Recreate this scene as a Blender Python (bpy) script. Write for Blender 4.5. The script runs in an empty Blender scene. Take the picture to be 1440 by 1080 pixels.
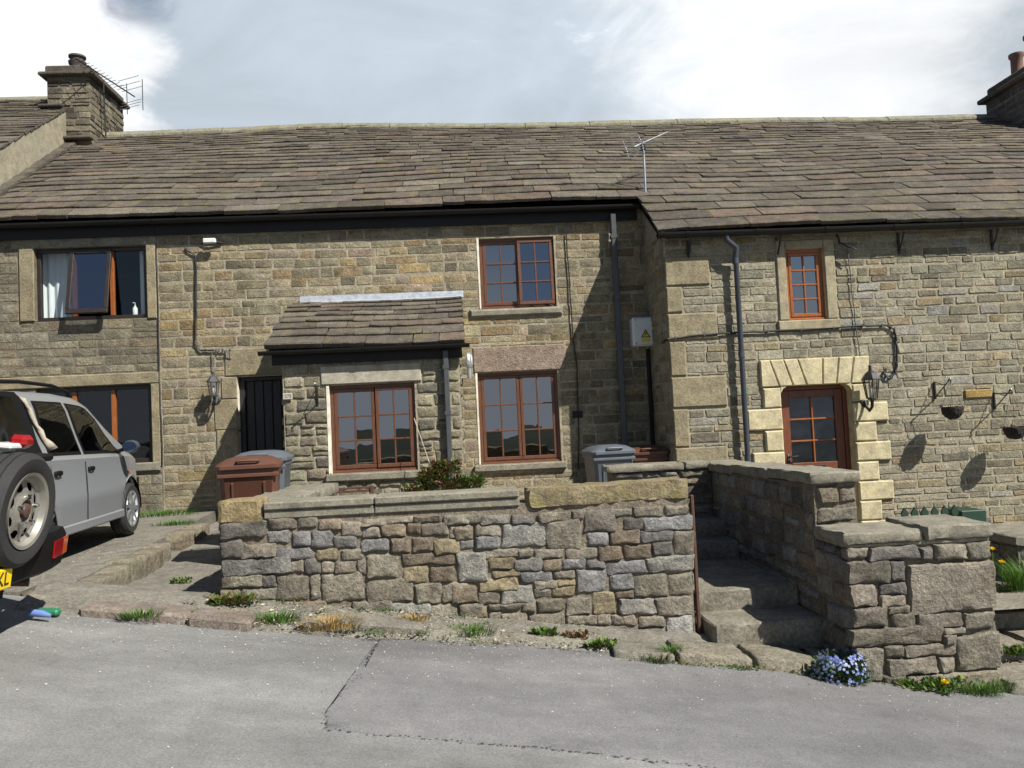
import bpy, math, random
from mathutils import Vector, Matrix, noise as mnoise
R_ = math.radians
sc = bpy.context.scene
COL = sc.collection

# ------------------------------------------------------------------ camera
cam_d = bpy.data.cameras.new('camera'); cam = bpy.data.objects.new('camera', cam_d); COL.objects.link(cam)
cam_d.sensor_width = 36; cam_d.lens = 36*1165/1440; cam_d.clip_start = .05; cam_d.clip_end = 4000
_p, _w, _r = R_(2.74), R_(3.56), R_(-2.72)
fw = Vector((math.sin(_w)*math.cos(_p), math.cos(_w)*math.cos(_p), math.sin(_p)))
rt = Vector((math.cos(_w), -math.sin(_w), 0)); up = rt.cross(fw)
rt2 = math.cos(_r)*rt+math.sin(_r)*up; up2 = -math.sin(_r)*rt+math.cos(_r)*up
cam.matrix_world = Matrix(((rt2.x, up2.x, -fw.x, 0), (rt2.y, up2.y, -fw.y, 0), (rt2.z, up2.z, -fw.z, 1.62), (0, 0, 0, 1)))
sc.camera = cam

# ------------------------------------------------------------------ sun and sky
SUN = Vector((.44, -.41, .65)).normalized()
sun_d = bpy.data.lights.new('sun', 'SUN'); sun_d.energy = 5.0; sun_d.angle = R_(.53); sun_d.color = (1, .955, .87)
sun = bpy.data.objects.new('sun', sun_d); COL.objects.link(sun); sun.location = SUN*60
sun.rotation_euler = SUN.to_track_quat('Z', 'Y').to_euler()
vs = sc.view_settings; vs.view_transform = 'Standard'; vs.look = 'None'; vs.exposure = 0.65; vs.gamma = 1; vs.use_curve_mapping = False

world = bpy.data.worlds.new('World'); sc.world = world; world.use_nodes = True
nt = world.node_tree; N = nt.nodes; L = nt.links; N.clear()
def wn(t, **k):
    n = N.new(t)
    for a, b in k.items(): setattr(n, a, b)
    return n
sky = wn('ShaderNodeTexSky', sky_type='NISHITA', sun_disc=False, sun_elevation=math.asin(SUN.z), sun_rotation=math.atan2(SUN.x, SUN.y), altitude=300, air_density=1.0, dust_density=.6)
tc = wn('ShaderNodeTexCoord')
def wmath(op, a, b=None, c=None, clamp=False):
    n = wn('ShaderNodeMath', operation=op, use_clamp=clamp)
    for i, v in enumerate((a, b, c)):
        if v is None: continue
        if isinstance(v, (int, float)): n.inputs[i].default_value = v
        else: L.new(v, n.inputs[i])
    return n.outputs[0]
def wnoise(scale, detail, rough, off, dist=0):
    mp = wn('ShaderNodeMapping'); mp.inputs['Location'].default_value = off; mp.inputs['Scale'].default_value = (1, 1, 1.9)
    L.new(tc.outputs['Generated'], mp.inputs['Vector'])
    n = wn('ShaderNodeTexNoise'); n.inputs['Scale'].default_value = scale; n.inputs['Detail'].default_value = detail
    n.inputs['Roughness'].default_value = rough; n.inputs['Distortion'].default_value = dist
    L.new(mp.outputs[0], n.inputs['Vector']); return n.outputs['Fac']
n_big = wnoise(2.2, 7, .55, (3.1, 1.7, .4), .3); n_mid = wnoise(3.2, 8, .6, (7.3, 2.2, 5.0), .5); n_fine = wnoise(6, 9, .62, (1.2, 9.1, 2.0), .8)
def blob(az, el, inner, outer, jt=.09):
    d = (math.sin(R_(az))*math.cos(R_(el)), math.cos(R_(az))*math.cos(R_(el)), math.sin(R_(el)))
    v = wn('ShaderNodeVectorMath', operation='DOT_PRODUCT'); L.new(tc.outputs['Generated'], v.inputs[0]); v.inputs[1].default_value = d
    jit = wmath('MULTIPLY_ADD', wmath('SUBTRACT', n_fine, .5), jt, v.outputs['Value'])
    m = wn('ShaderNodeMapRange', interpolation_type='SMOOTHSTEP'); L.new(jit, m.inputs['Value'])
    m.inputs['From Min'].default_value = math.cos(R_(outer)); m.inputs['From Max'].default_value = math.cos(R_(inner)); return m.outputs[0]
def rng_(v, a, b):
    m = wn('ShaderNodeMapRange', interpolation_type='SMOOTHSTEP'); L.new(v, m.inputs['Value']); m.inputs['From Min'].default_value = a; m.inputs['From Max'].default_value = b; return m.outputs[0]
# cloud bank standing to the north, behind the houses; broken cloud elsewhere
bank = blob(4, 18, 32, 48)
sep = wn('ShaderNodeSeparateXYZ'); L.new(tc.outputs['Generated'], sep.inputs[0])
low = rng_(wmath('MULTIPLY_ADD', n_big, .3, wmath('MULTIPLY', sep.outputs[2], -1)), -.08, .10)   # distant cloud round the whole horizon
cover = wmath('MAXIMUM', wmath('MAXIMUM', rng_(n_big, .64, .80), low), bank)
gap = blob(-20.3, 27.3, 1.0, 2.7, .004)
cover = wmath('MULTIPLY', cover, wmath('MULTIPLY_ADD', gap, -.62, 1))
white = wmath('MAXIMUM', wmath('MAXIMUM', blob(-27, 21.5, 6.3, 8.8, .025), blob(25, 25, 4, 15, .05)), rng_(n_mid, .56, .72))
mixc = wn('ShaderNodeMix', data_type='RGBA'); L.new(white, mixc.inputs[0])
mixc.inputs[6].default_value = (7.3, 8.3, 9.3, 1); mixc.inputs[7].default_value = (13.0, 13.3, 13.6, 1)
tone = wn('ShaderNodeMix', data_type='RGBA', blend_type='MULTIPLY'); tone.inputs[0].default_value = 1
L.new(mixc.outputs[2], tone.inputs[6]); tv = wmath('ADD', wmath('MULTIPLY_ADD', n_mid, .75, .36), wmath('MULTIPLY', n_big, .5)); L.new(tv, tone.inputs[7])
far = wn('ShaderNodeMix', data_type='RGBA'); L.new(bank, far.inputs[0]); far.inputs[6].default_value = (6.4, 7.0, 7.8, 1); L.new(tone.outputs[2], far.inputs[7])
mixs = wn('ShaderNodeMix', data_type='RGBA'); L.new(cover, mixs.inputs[0]); L.new(sky.outputs[0], mixs.inputs[6]); L.new(far.outputs[2], mixs.inputs[7])
bg = wn('ShaderNodeBackground'); bg.inputs['Strength'].default_value = .05; L.new(mixs.outputs[2], bg.inputs['Color'])
wo = wn('ShaderNodeOutputWorld'); L.new(bg.outputs[0], wo.inputs['Surface'])

# ------------------------------------------------------------------ materials
MATS = {}
def newmat(name):
    m = bpy.data.materials.new(name); m.use_nodes = True; m.node_tree.nodes.clear(); MATS[name] = m; return m
class NB:
    def __init__(s, m): s.t = m.node_tree; s.N = s.t.nodes; s.L = s.t.links
    def n(s, t, **k):
        o = s.N.new(t)
        for a, b in k.items(): setattr(o, a, b)
        return o
    def put(s, sock, v):
        if isinstance(v, bpy.types.NodeSocket): s.L.new(v, sock)
        elif v is not None: sock.default_value = v
    def pos(s, obj=False):
        if obj: return s.n('ShaderNodeTexCoord').outputs['Object']
        return s.n('ShaderNodeNewGeometry').outputs['Position']
    def noise(s, vec, scale, detail=4, rough=.6, dist=0, off=None, sc3=None):
        if off or sc3:
            mp = s.n('ShaderNodeMapping'); mp.inputs[1].default_value = off or (0, 0, 0); mp.inputs[3].default_value = sc3 or (1, 1, 1); s.L.new(vec, mp.inputs[0]); vec = mp.outputs[0]
        o = s.n('ShaderNodeTexNoise'); s.L.new(vec, o.inputs['Vector']); o.inputs['Scale'].default_value = scale; o.inputs['Detail'].default_value = detail; o.inputs['Roughness'].default_value = rough; o.inputs['Distortion'].default_value = dist
        return o.outputs['Fac']
    def mr(s, v, a, b, c=0., d=1.):
        o = s.n('ShaderNodeMapRange'); s.put(o.inputs[0], v); o.inputs[1].default_value = a; o.inputs[2].default_value = b; o.inputs[3].default_value = c; o.inputs[4].default_value = d; return o.outputs[0]
    def mix(s, f, a, b, mode='MIX'):
        o = s.n('ShaderNodeMix', data_type='RGBA', blend_type=mode); s.put(o.inputs[0], f)
        for i, v in ((6, a), (7, b)):
            if isinstance(v, (int, float)): v = (v, v, v, 1)
            elif isinstance(v, tuple) and len(v) == 3: v = (*v, 1)
            s.put(o.inputs[i], v)
        return o.outputs[2]
    def math(s, op, a, b=0.):
        o = s.n('ShaderNodeMath', operation=op); s.put(o.inputs[0], a); s.put(o.inputs[1], b); return o.outputs[0]
    def gray(s, v):
        o = s.n('ShaderNodeCombineColor'); [s.L.new(v, o.inputs[i]) for i in range(3)]; return o.outputs[0]
    def bump(s, h, strength, dist=.01):
        o = s.n('ShaderNodeBump'); o.inputs['Strength'].default_value = strength; o.inputs['Distance'].default_value = dist; s.L.new(h, o.inputs['Height']); return o.outputs[0]
    def out(s, col, rough=.8, metal=0., spec=.5, normal=None, **k):
        b = s.n('ShaderNodeBsdfPrincipled')
        if isinstance(col, tuple) and len(col) == 3: col = (*col, 1)
        s.put(b.inputs['Base Color'], col); s.put(b.inputs['Roughness'], rough); b.inputs['Metallic'].default_value = metal; b.inputs['Specular IOR Level'].default_value = spec
        if normal is not None: s.L.new(normal, b.inputs['Normal'])
        for a, v in k.items(): b.inputs[a.replace('_', ' ')].default_value = v
        o = s.n('ShaderNodeOutputMaterial'); s.L.new(b.outputs[0], o.inputs[0]); return b
def stone_mat(name, lichen=.3, bump=.7, dark=.35, fs=1., grain=1., col=None, moss=0.):
    m = newmat(name); b = NB(m); p = b.pos()
    if col: c = b.mix(0., col, col)
    else: c = b.n('ShaderNodeAttribute', attribute_name='Col').outputs['Color']
    a = b.noise(p, 7*fs, 6, .65); f = b.noise(p, 45*fs, 5, .7); g = b.noise(p, 160*fs, 3, .7)
    v = b.math('MULTIPLY', b.mr(a, .25, .75, .62, 1.36), b.mr(f, .28, .72, 1-.45*grain, 1+.45*grain)); v = b.math('MULTIPLY', v, b.mr(g, .25, .75, 1-.35*grain, 1+.35*grain))
    c = b.mix(1., c, b.gray(v), 'MULTIPLY')
    st = b.mr(b.noise(p, 1.1, 7, .68, off=(4, 2, 9)), .5, .72, 0, dark); c = b.mix(st, c, b.mix(1., c, (.42, .41, .42), 'MULTIPLY'))
    wm = b.mr(b.noise(p, 3.1, 5, .6, off=(1, 8, 3)), .55, .75, 0, .35); c = b.mix(wm, c, b.mix(1., c, (1.15, .98, .72), 'MULTIPLY'))
    if moss: c = b.mix(b.mr(b.noise(p, 5, 7, .7, off=(2, 2, 2)), .52, .62, 0, moss), c, (.22, .19, .045))
    if lichen:
        l1 = b.mr(b.noise(p, 30, 6, .75, off=(9, 1, 1)), .60, .66, 0, lichen); l2 = b.mr(b.noise(p, 2.2, 4, .6, off=(5, 5, 1)), .45, .6)
        c = b.mix(b.math('MULTIPLY', l1, l2), c, (.52, .52, .47))
    m2 = b.noise(p, 20*fs, 5, .65, off=(3, 7, 1)); h = b.math('ADD', b.math('ADD', b.math('MULTIPLY', a, .5), b.math('MULTIPLY', m2, .9)), b.math('ADD', b.math('MULTIPLY', f, .6), b.math('MULTIPLY', g, .2)))
    b.out(c, .9, spec=.25, normal=b.bump(h, bump, .024)); return m
stone_mat('stone', .45, .9, .5); stone_mat('rubble', .65, 1., .45, .8); stone_mat('slate', .45, .8, .45, .8, moss=.2)
stone_mat('mortar', .1, .5, .25, 1.2, col=(.30, .265, .195)); stone_mat('mortar_dark', .1, .6, .3, 1.2, col=(.17, .148, .11))
stone_mat('lichen_stone', .3, .9, .2, col=(0.224, 0.185, 0.112), moss=.9); stone_mat('ashlar', .05, .3, .2, col=(.46, .405, .26), grain=.5)
stone_mat('pink_stone', .1, 1., .1, 1.6, col=(0.264, 0.205, 0.162)); stone_mat('concrete', .5, .5, .3, .8, col=(0.168, 0.157, 0.132)); stone_mat('coping', .3, .4, .3, col=(0.205, 0.191, 0.149), grain=.7)
stone_mat('render', .1, .3, .3, .6, col=(0.277, 0.251, 0.185), grain=.5); stone_mat('chimney_stone', .2, .7, .5); stone_mat('kerb_red', .4, .6, .3, col=(.185, .155, .13)); stone_mat('paving', .5, .5, .35, .7, col=(0.191, 0.175, 0.139)); stone_mat('earth', .2, .9, .3, 1.5, col=(0.106, 0.086, 0.056))
stone_mat('mortar_yard', .3, .8, .3, 1.2, col=(.195, .165, .125)); stone_mat('quoin_stone', .1, .5, .3, col=(0.238, 0.205, 0.132), grain=.8); stone_mat('kerb_ochre', .1, .5, .1, col=(0.277, 0.191, 0.073)); stone_mat('surround', .05, .2, .15, col=(0.290, 0.254, 0.172), grain=.5); stone_mat('pale_lintel', .02, .2, .2, col=(0.343, 0.317, 0.251), grain=.4); stone_mat('chimney_stone_d', .3, .6, .5, col=(0.092, 0.079, 0.063)); glass_todo = 1
stone_mat('coping_ochre', .2, .8, .15, col=(0.264, 0.205, 0.112))
stone_mat('cream', 0, .1, .05, col=(.70, .65, .55), grain=.3); stone_mat('ridge', .8, .6, .3, col=(0.198, 0.191, 0.139), moss=.3)
def simple(name, col, rough=.5, metal=0., spec=.5, var=.12, nscale=6, bump=0., obj=True, **k):
    m = newmat(name); b = NB(m); p = b.pos(obj)
    v = b.mr(b.noise(p, nscale, 5, .65), .25, .75, 1-var, 1+var); c = b.mix(1., col, b.gray(v), 'MULTIPLY')
    nm = b.bump(b.noise(p, nscale*8, 4, .6), bump, .01) if bump else None
    r = b.mr(b.noise(p, nscale*2.3, 4, .6, off=(3, 3, 3)), .3, .7, max(0, rough-.08), min(1, rough+.08))
    b.out(c, r, metal, spec, nm, **k); return m
simple('black_plastic', (.013, .0125, .012), .55, spec=.3, obj=False); simple('pipe_blue', (.045, .055, .07), .4, obj=False); simple('pipe_grey', (.06, .065, .07), .45, obj=False)
simple('black_iron', (.012, .012, .012), .5); simple('dark_wood', (.014, .013, .013), .55, var=.25, nscale=9, bump=.2); simple('dark_frame', (.025, .018, .015), .45, var=.2)
def wood(name, col):
    m = newmat(name); b = NB(m); p = b.pos()
    v = b.mr(b.noise(p, 10, 6, .65, .6, sc3=(4, 4, 1)), .25, .75, .65, 1.3); b.out(b.mix(1., col, b.gray(v), 'MULTIPLY'), .38, spec=.5, normal=b.bump(b.noise(p, 60, 4, .6, sc3=(3, 3, .4)), .15, .005))
wood('brown_wood', (.118, .050, .027)); wood('orange_wood', (.27, .085, .022)); wood('red_wood', (.145, .048, .022))
simple('mirror_dark', (.05, .06, .08), .3)
simple('lantern_grey', (.05, .055, .06), .5); simple('green_stem', (.08, .14, .03), .6)
simple('white_paint', (.72, .70, .66), .5); simple('lead', (.40, .43, .47), .45, .35, var=.3, nscale=14, obj=False)
simple('bin_brown', (.10, .042, .026), .42, bump=.1); simple('bin_grey', (.095, .11, .13), .42, bump=.1); simple('rubber', (.022, .022, .022), .75, bump=.2)
m = newmat('silver_paint'); NB(m).out((.37, .39, .41), .33, .5, .5, Coat_Weight=.5, Coat_Roughness=.1); simple('navy_paint', (.007, .009, .014), .22, 0, .5, Coat_Weight=.8, Coat_Roughness=.05)
simple('black_trim', (.006, .006, .0065), .6, spec=.2); simple('steel_rim', (.30, .285, .25), .42, .5, var=.2); simple('alloy', (.62, .64, .66), .3, .8); simple('chrome', (.7, .7, .7), .15, 1.); simple('galv', (.50, .52, .54), .38, .7)
simple('canvas_black', (.006, .006, .007), .9, spec=.15, bump=.4); simple('canvas_tan', (.36, .32, .25), .9, bump=.5, var=.25); simple('red_lens', (.27, .010, .012), .15, spec=.6, Coat_Weight=.5); simple('orange_lens', (.62, .11, .015), .15, Coat_Weight=.5)
simple('yellow_plate', (.78, .55, .01), .4); simple('black_ink', (.01, .01, .01), .6); simple('meter_box', (.62, .65, .64), .45); simple('warn_yellow', (.62, .52, .03), .5); simple('clear_white', (.7, .7, .68), .2)
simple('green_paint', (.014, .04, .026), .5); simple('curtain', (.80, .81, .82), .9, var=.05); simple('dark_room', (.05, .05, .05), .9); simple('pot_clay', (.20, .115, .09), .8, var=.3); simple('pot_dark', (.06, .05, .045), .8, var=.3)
simple('moss_wire', (.018, .015, .013), .9, var=.3, bump=.6, nscale=20); simple('rust', (.085, .04, .026), .85, var=.35, nscale=20, bump=.4, obj=False); simple('green_plastic', (.02, .17, .08), .4); simple('blue_plastic', (.13, .2, .45), .35); simple('tile_white', (.42, .40, .35), .5); simple('mirror_blue', (.12, .17, .28), .05, .9); simple('cable', (.02, .02, .022), .6, obj=False); simple('cable_grey', (.12, .12, .115), .6, obj=False); simple('bottle_white', (.75, .73, .7), .4)
def leaf(name, c1, c2):
    m = newmat(name); b = NB(m); at = b.n('ShaderNodeAttribute', attribute_name='Col').outputs['Color']
    bs = b.out(at, .5, spec=.3); bs.inputs['Subsurface Weight'].default_value = 0.0
    tr = b.n('ShaderNodeBsdfTranslucent'); b.L.new(at, tr.inputs[0]); mx = b.n('ShaderNodeMixShader'); mx.inputs[0].default_value = .3
    b.L.new(bs.outputs[0], mx.inputs[1]); b.L.new(tr.outputs[0], mx.inputs[2]); o = [n for n in b.N if n.type == 'OUTPUT_MATERIAL'][0]; b.L.new(mx.outputs[0], o.inputs[0])
leaf('leaf', 0, 0)
m = newmat('chips'); b = NB(m); b.out(b.n('ShaderNodeAttribute', attribute_name='Col').outputs['Color'], .8)
def glass(name, ior, tint, rough=.0, wav=.02):
    m = newmat(name); b = NB(m); f0 = ((ior-1)/(ior+1))**2; lw = b.n('ShaderNodeLayerWeight'); lw.inputs[0].default_value = .5
    ma = b.n('ShaderNodeMath', operation='MULTIPLY_ADD'); b.L.new(b.math('POWER', lw.outputs['Facing'], 5.), ma.inputs[0]); ma.inputs[1].default_value = 1-f0; ma.inputs[2].default_value = f0
    tr = b.n('ShaderNodeBsdfTransparent'); tr.inputs[0].default_value = (*tint, 1); gl = b.n('ShaderNodeBsdfGlossy'); gl.inputs['Roughness'].default_value = rough; gl.inputs['Color'].default_value = (.93, .95, 1, 1)
    nm = b.bump(b.noise(b.pos(), 2.5, 2, .5), wav, .05); b.L.new(nm, gl.inputs['Normal'])
    mx = b.n('ShaderNodeMixShader'); b.L.new(ma.outputs[0], mx.inputs[0]); b.L.new(tr.outputs[0], mx.inputs[1]); b.L.new(gl.outputs[0], mx.inputs[2]); o = b.n('ShaderNodeOutputMaterial'); b.L.new(mx.outputs[0], o.inputs[0])
glass('car_glass_d', 1.65, (.12, .14, .14)); glass('glass_lens', 1.5, (.8, .8, .8))
glass('door_glass', 1.9, (.3, .33, .35), .25, .3)
glass('glass', 3.1, (.55, .6, .62)); glass('glass_clear', 1.6, (.8, .85, .85)); glass('car_glass', 1.7, (.35, .4, .4)); glass('plastic_window', 1.42, (.03, .026, .026), .1, .3)
def asphalt(name, base, warm=0):
    m = newmat(name); b = NB(m); p = b.pos()
    big = b.noise(p, .55, 5, .6, sc3=(1, 2.6, 1)); mid = b.noise(p, 5, 5, .65); f = b.noise(p, 75, 4, .75); g = b.noise(p, 210, 3, .7)
    v = b.math('MULTIPLY', b.mr(big, .3, .7, .74, 1.24), b.mr(mid, .25, .75, .85, 1.15)); v = b.math('MULTIPLY', v, b.mr(f, .25, .75, .62, 1.38)); v = b.math('MULTIPLY', v, b.mr(g, .25, .75, .75, 1.25))
    c = b.mix(1., base, b.gray(v), 'MULTIPLY')
    vo = b.n('ShaderNodeTexVoronoi'); vo.inputs['Scale'].default_value = 95; b.L.new(p, vo.inputs['Vector']); sp = b.mr(vo.outputs['Distance'], .10, .16, .75, 0); sel = b.mr(b.noise(p, 40, 2, .5, off=(7, 7, 7)), .56, .6)
    c = b.mix(b.math('MULTIPLY', sp, sel), c, (.5, .49, .46)); h = b.math('ADD', f, b.math('MULTIPLY', g, .6)); b.out(c, .88, spec=.3, normal=b.bump(h, .6, .004))
asphalt('asphalt', (.178, .178, .172)); asphalt('asphalt_patch', (.155, .153, .153)); asphalt('asphalt_seam', (.085, .084, .083))
m = newmat('moor'); b = NB(m); p = b.pos(); b.out(b.mix(b.mr(b.noise(p, .02, 6, .6), .35, .65), (.016, .024, .014), (.034, .036, .022)), .95, spec=.1)

# ------------------------------------------------------------------ mesh helpers
POS = {}
class MB:
    def __init__(s, col=(.5, .5, .5)): s.v = []; s.f = []; s.c = []; s.k = col; s.cols = False
    def add(s, vs, fs, col=None):
        o = len(s.v); s.v += [tuple(p) for p in vs]; s.f += [tuple(i+o for i in f) for f in fs]; s.c += [col or s.k]*len(vs)
        if col: s.cols = True
        return s
    def box(s, x0, x1, y0, y1, z0, z1, bev=0., col=None):
        if bev <= 0:
            return s.add([(x0, y0, z0), (x1, y0, z0), (x1, y1, z0), (x0, y1, z0), (x0, y0, z1), (x1, y0, z1), (x1, y1, z1), (x0, y1, z1)], [(0, 3, 2, 1), (4, 5, 6, 7), (0, 1, 5, 4), (1, 2, 6, 5), (2, 3, 7, 6), (3, 0, 4, 7)], col)
        e = min(bev, (x1-x0)*.45, (y1-y0)*.45, (z1-z0)*.45); V = []
        for x, sx in ((x0, 1), (x1, -1)):
            for y, sy in ((y0, 1), (y1, -1)):
                for z, sz in ((z0, 1), (z1, -1)):
                    V += [(x, y+e*sy, z+e*sz), (x+e*sx, y, z+e*sz), (x+e*sx, y+e*sy, z)]
        I = lambda a, b_, c, t: ((a*2+b_)*2+c)*3+t
        F = [(I(a, 0, 0, 0), I(a, 1, 0, 0), I(a, 1, 1, 0), I(a, 0, 1, 0)) for a in (0, 1)]+[(I(0, a, 0, 1), I(1, a, 0, 1), I(1, a, 1, 1), I(0, a, 1, 1)) for a in (0, 1)]+[(I(0, 0, a, 2), I(1, 0, a, 2), I(1, 1, a, 2), I(0, 1, a, 2)) for a in (0, 1)]
        for a in (0, 1):
            for c in (0, 1):
                F += [(I(a, c, 0, 0), I(a, c, 1, 0), I(a, c, 1, 1), I(a, c, 0, 1)), (I(a, 0, c, 0), I(a, 1, c, 0), I(a, 1, c, 2), I(a, 0, c, 2)), (I(0, a, c, 1), I(1, a, c, 1), I(1, a, c, 2), I(0, a, c, 2))]
        F += [(I(a, c, d, 0), I(a, c, d, 1), I(a, c, d, 2)) for a in (0, 1) for c in (0, 1) for d in (0, 1)]
        return s.add(V, F, col)
    def tube(s, pts, r, n=8, col=None, caps=True):
        pts = [Vector(p) for p in pts]; rs = r if isinstance(r, (list, tuple)) else [r]*len(pts); V = []; F = []; ref = None
        for i, p in enumerate(pts):
            t = (pts[min(i+1, len(pts)-1)]-pts[max(i-1, 0)]).normalized()
            if ref is None: ref = Vector((0, 0, 1)) if abs(t.z) < .9 else Vector((1, 0, 0))
            a = t.cross(ref).normalized(); b_ = a.cross(t).normalized(); ref = b_
            V += [p+rs[i]*(math.cos(2*math.pi*k/n)*a+math.sin(2*math.pi*k/n)*b_) for k in range(n)]
        for i in range(len(pts)-1):
            F += [(i*n+k, i*n+(k+1) % n, (i+1)*n+(k+1) % n, (i+1)*n+k) for k in range(n)]
        if caps: F += [tuple(range(n))[::-1], tuple((len(pts)-1)*n+k for k in range(n))]
        return s.add(V, F, col)
    def lathe(s, prof, c=(0, 0, 0), n=24, axis='z', col=None, caps=True):
        V = []; F = []
        for r, h in prof:
            for k in range(n):
                a = 2*math.pi*k/n; x, y = r*math.cos(a), r*math.sin(a)
                V.append({'z': (c[0]+x, c[1]+y, c[2]+h), 'y': (c[0]+x, c[1]+h, c[2]+y), 'x': (c[0]+h, c[1]+x, c[2]+y)}[axis])
        m_ = len(prof)
        for i in range(m_-1): F += [(i*n+k, i*n+(k+1) % n, (i+1)*n+(k+1) % n, (i+1)*n+k) for k in range(n)]
        if caps: F += [tuple(range(n))[::-1], tuple((m_-1)*n+k for k in range(n))]
        return s.add(V, F, col)
    def prism(s, poly, fn, d0, d1, col=None):
        n = len(poly); V = [fn(a, b_, d0) for a, b_ in poly]+[fn(a, b_, d1) for a, b_ in poly]
        return s.add(V, [tuple(range(n))[::-1], tuple(range(n, 2*n))]+[(i, (i+1) % n, n+(i+1) % n, n+i) for i in range(n)], col)
    def xf(s, fn): s.v = [tuple(fn(Vector(p))) for p in s.v]; return s
    def build(s, name, mat, parent=None, smooth=False, label=None, cat=None, group=None, kind=None):
        n = len(s.v); cx = sum(p[0] for p in s.v)/n; cy = sum(p[1] for p in s.v)/n; cz = sum(p[2] for p in s.v)/n
        if parent is None: cz = min(p[2] for p in s.v)
        me = bpy.data.meshes.new(name); me.from_pydata([(p[0]-cx, p[1]-cy, p[2]-cz) for p in s.v], [], s.f)
        if s.cols:
            at = me.color_attributes.new('Col', 'FLOAT_COLOR', 'POINT'); at.data.foreach_set('color', [q for c in s.c for q in (*c[:3], 1.)])
        me.materials.append(MATS[mat])
        if smooth is True: me.polygons.foreach_set('use_smooth', [True]*len(me.polygons))
        elif smooth:
            me.polygons.foreach_set('use_smooth', [True]*len(me.polygons)); me.set_sharp_from_angle(angle=R_(smooth))
        o = bpy.data.objects.new(name, me); COL.objects.link(o); POS[o.name] = Vector((cx, cy, cz))
        if parent is not None: o.parent = parent; o.location = POS[o.name]-POS[parent.name]
        else: o.location = POS[o.name]
        tag(o, label, cat, group, kind); return o
def tag(o, label=None, cat=None, group=None, kind=None):
    for k, v in (('label', label), ('category', cat), ('group', group), ('kind', kind)):
        if v: o[k] = v
    return o
def thing(name, label, cat, loc=(0, 0, 0), group=None, rot=None, local=False):
    o = bpy.data.objects.new(name, None); COL.objects.link(o); o.location = loc; o.empty_display_size = .2
    if rot is not None: o.rotation_euler = rot
    POS[o.name] = Vector((0, 0, 0)) if local else Vector(loc); return tag(o, label, cat, group)
def FR(o, u, v, w): return tuple(map(Vector, (o, u, v, w)))
def front(y): return FR((0, y, 0), (1, 0, 0), (0, 0, 1), (0, -1, 0))
def leftf(x): return FR((x, 0, 0), (0, -1, 0), (0, 0, 1), (-1, 0, 0))
def rightf(x): return FR((x, 0, 0), (0, 1, 0), (0, 0, 1), (1, 0, 0))
def topf(z): return FR((0, 0, z), (1, 0, 0), (0, 1, 0), (0, 0, 1))
def toW(fr, u, v, w): return fr[0]+fr[1]*u+fr[2]*v+fr[3]*w
def rect_poly(u0, v0, u1, v1, r, j, cut=.22, dens=.16, skew=0., cmax=.028):
    w, h = u1-u0, v1-v0; P = []; m_ = min(w, h); cs = [(a+r.uniform(-skew, skew)*min(w, .3), c+r.uniform(-skew, skew)*h) for a, c in ((u0, v0), (u1, v0), (u1, v1), (u0, v1))]
    for i in range(4):
        a, c = cs[i], cs[(i+1) % 4]; ln = math.hypot(c[0]-a[0], c[1]-a[1]); dx, dy = (c[0]-a[0])/ln, (c[1]-a[1])/ln; nx, ny = -dy, dx
        k0 = min(cmax, m_*cut)*r.uniform(.4, 1.3); k1 = min(cmax, m_*cut)*r.uniform(.4, 1.3); n = max(0, int((ln-k0-k1)/dens)); pts = [k0]+[k0+(ln-k0-k1)*(q+1)/(n+1) for q in range(n)]+[ln-k1]
        for t in pts:
            o = r.uniform(0, j); P.append((a[0]+dx*t+nx*o, a[1]+dy*t+ny*o))
    return P
def stone(fr, poly, proud, col, r, back=.05, inset=.012, rough=.25, bumpy=0.):
    n = len(poly); cu = sum(p[0] for p in poly)/n; cv = sum(p[1] for p in poly)/n; so = Vector((r.uniform(0, 50), r.uniform(0, 50), 0))
    tu, tv = r.uniform(-rough, rough), r.uniform(-rough, rough); hw = max(abs(p[0]-cu) for p in poly); hv = max(abs(p[1]-cv) for p in poly)
    def hgt(a, b_): return proud*(1+tu*(a-cu)/hw+tv*(b_-cv)/hv)+bumpy*(mnoise.noise(Vector((a*9, b_*9, 0))+so)+.5*mnoise.noise(Vector((a*24, b_*24, 3))+so))
    V = [toW(fr, a, b_, -back) for a, b_ in poly]+[toW(fr, a, b_, max(-back*.5, hgt(a, b_)-proud*.7)) for a, b_ in poly]; rings = 2
    def ins(a, b_, d):
        l = math.hypot(a-cu, b_-cv) or 1; q = min(d, l*.45)/l; return a+(cu-a)*q, b_+(cv-b_)*q
    q2 = [ins(a, b_, inset*r.uniform(.7, 1.3)) for a, b_ in poly]; V += [toW(fr, a, b_, hgt(a, b_)) for a, b_ in q2]; rings = 3
    if bumpy:
        for f_ in (.35, .68):
            V += [toW(fr, a+(cu-a)*f_, b_+(cv-b_)*f_, hgt(a+(cu-a)*f_, b_+(cv-b_)*f_)+proud*.12) for a, b_ in q2]; rings += 1
    V.append(toW(fr, cu, cv, hgt(cu, cv)+proud*(.14 if bumpy else .05)))
    F = [(k*n+i, k*n+(i+1) % n, (k+1)*n+(i+1) % n, (k+1)*n+i) for k in range(rings-1) for i in range(n)]+[((rings-1)*n+i, (rings-1)*n+(i+1) % n, rings*n) for i in range(n)]
    return V, F, col
def vary(c, r, a=.14, h=.04):
    k = 1+r.uniform(-a, a); return (c[0]*k*(1+r.uniform(-h, h)), c[1]*k, c[2]*k*(1+r.uniform(-h, h)))
def pick(pal, r):
    t = r.random()*sum(w for w, _ in pal)
    for w, c in pal:
        t -= w
        if t <= 0: return c
    return pal[0][1]
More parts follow.
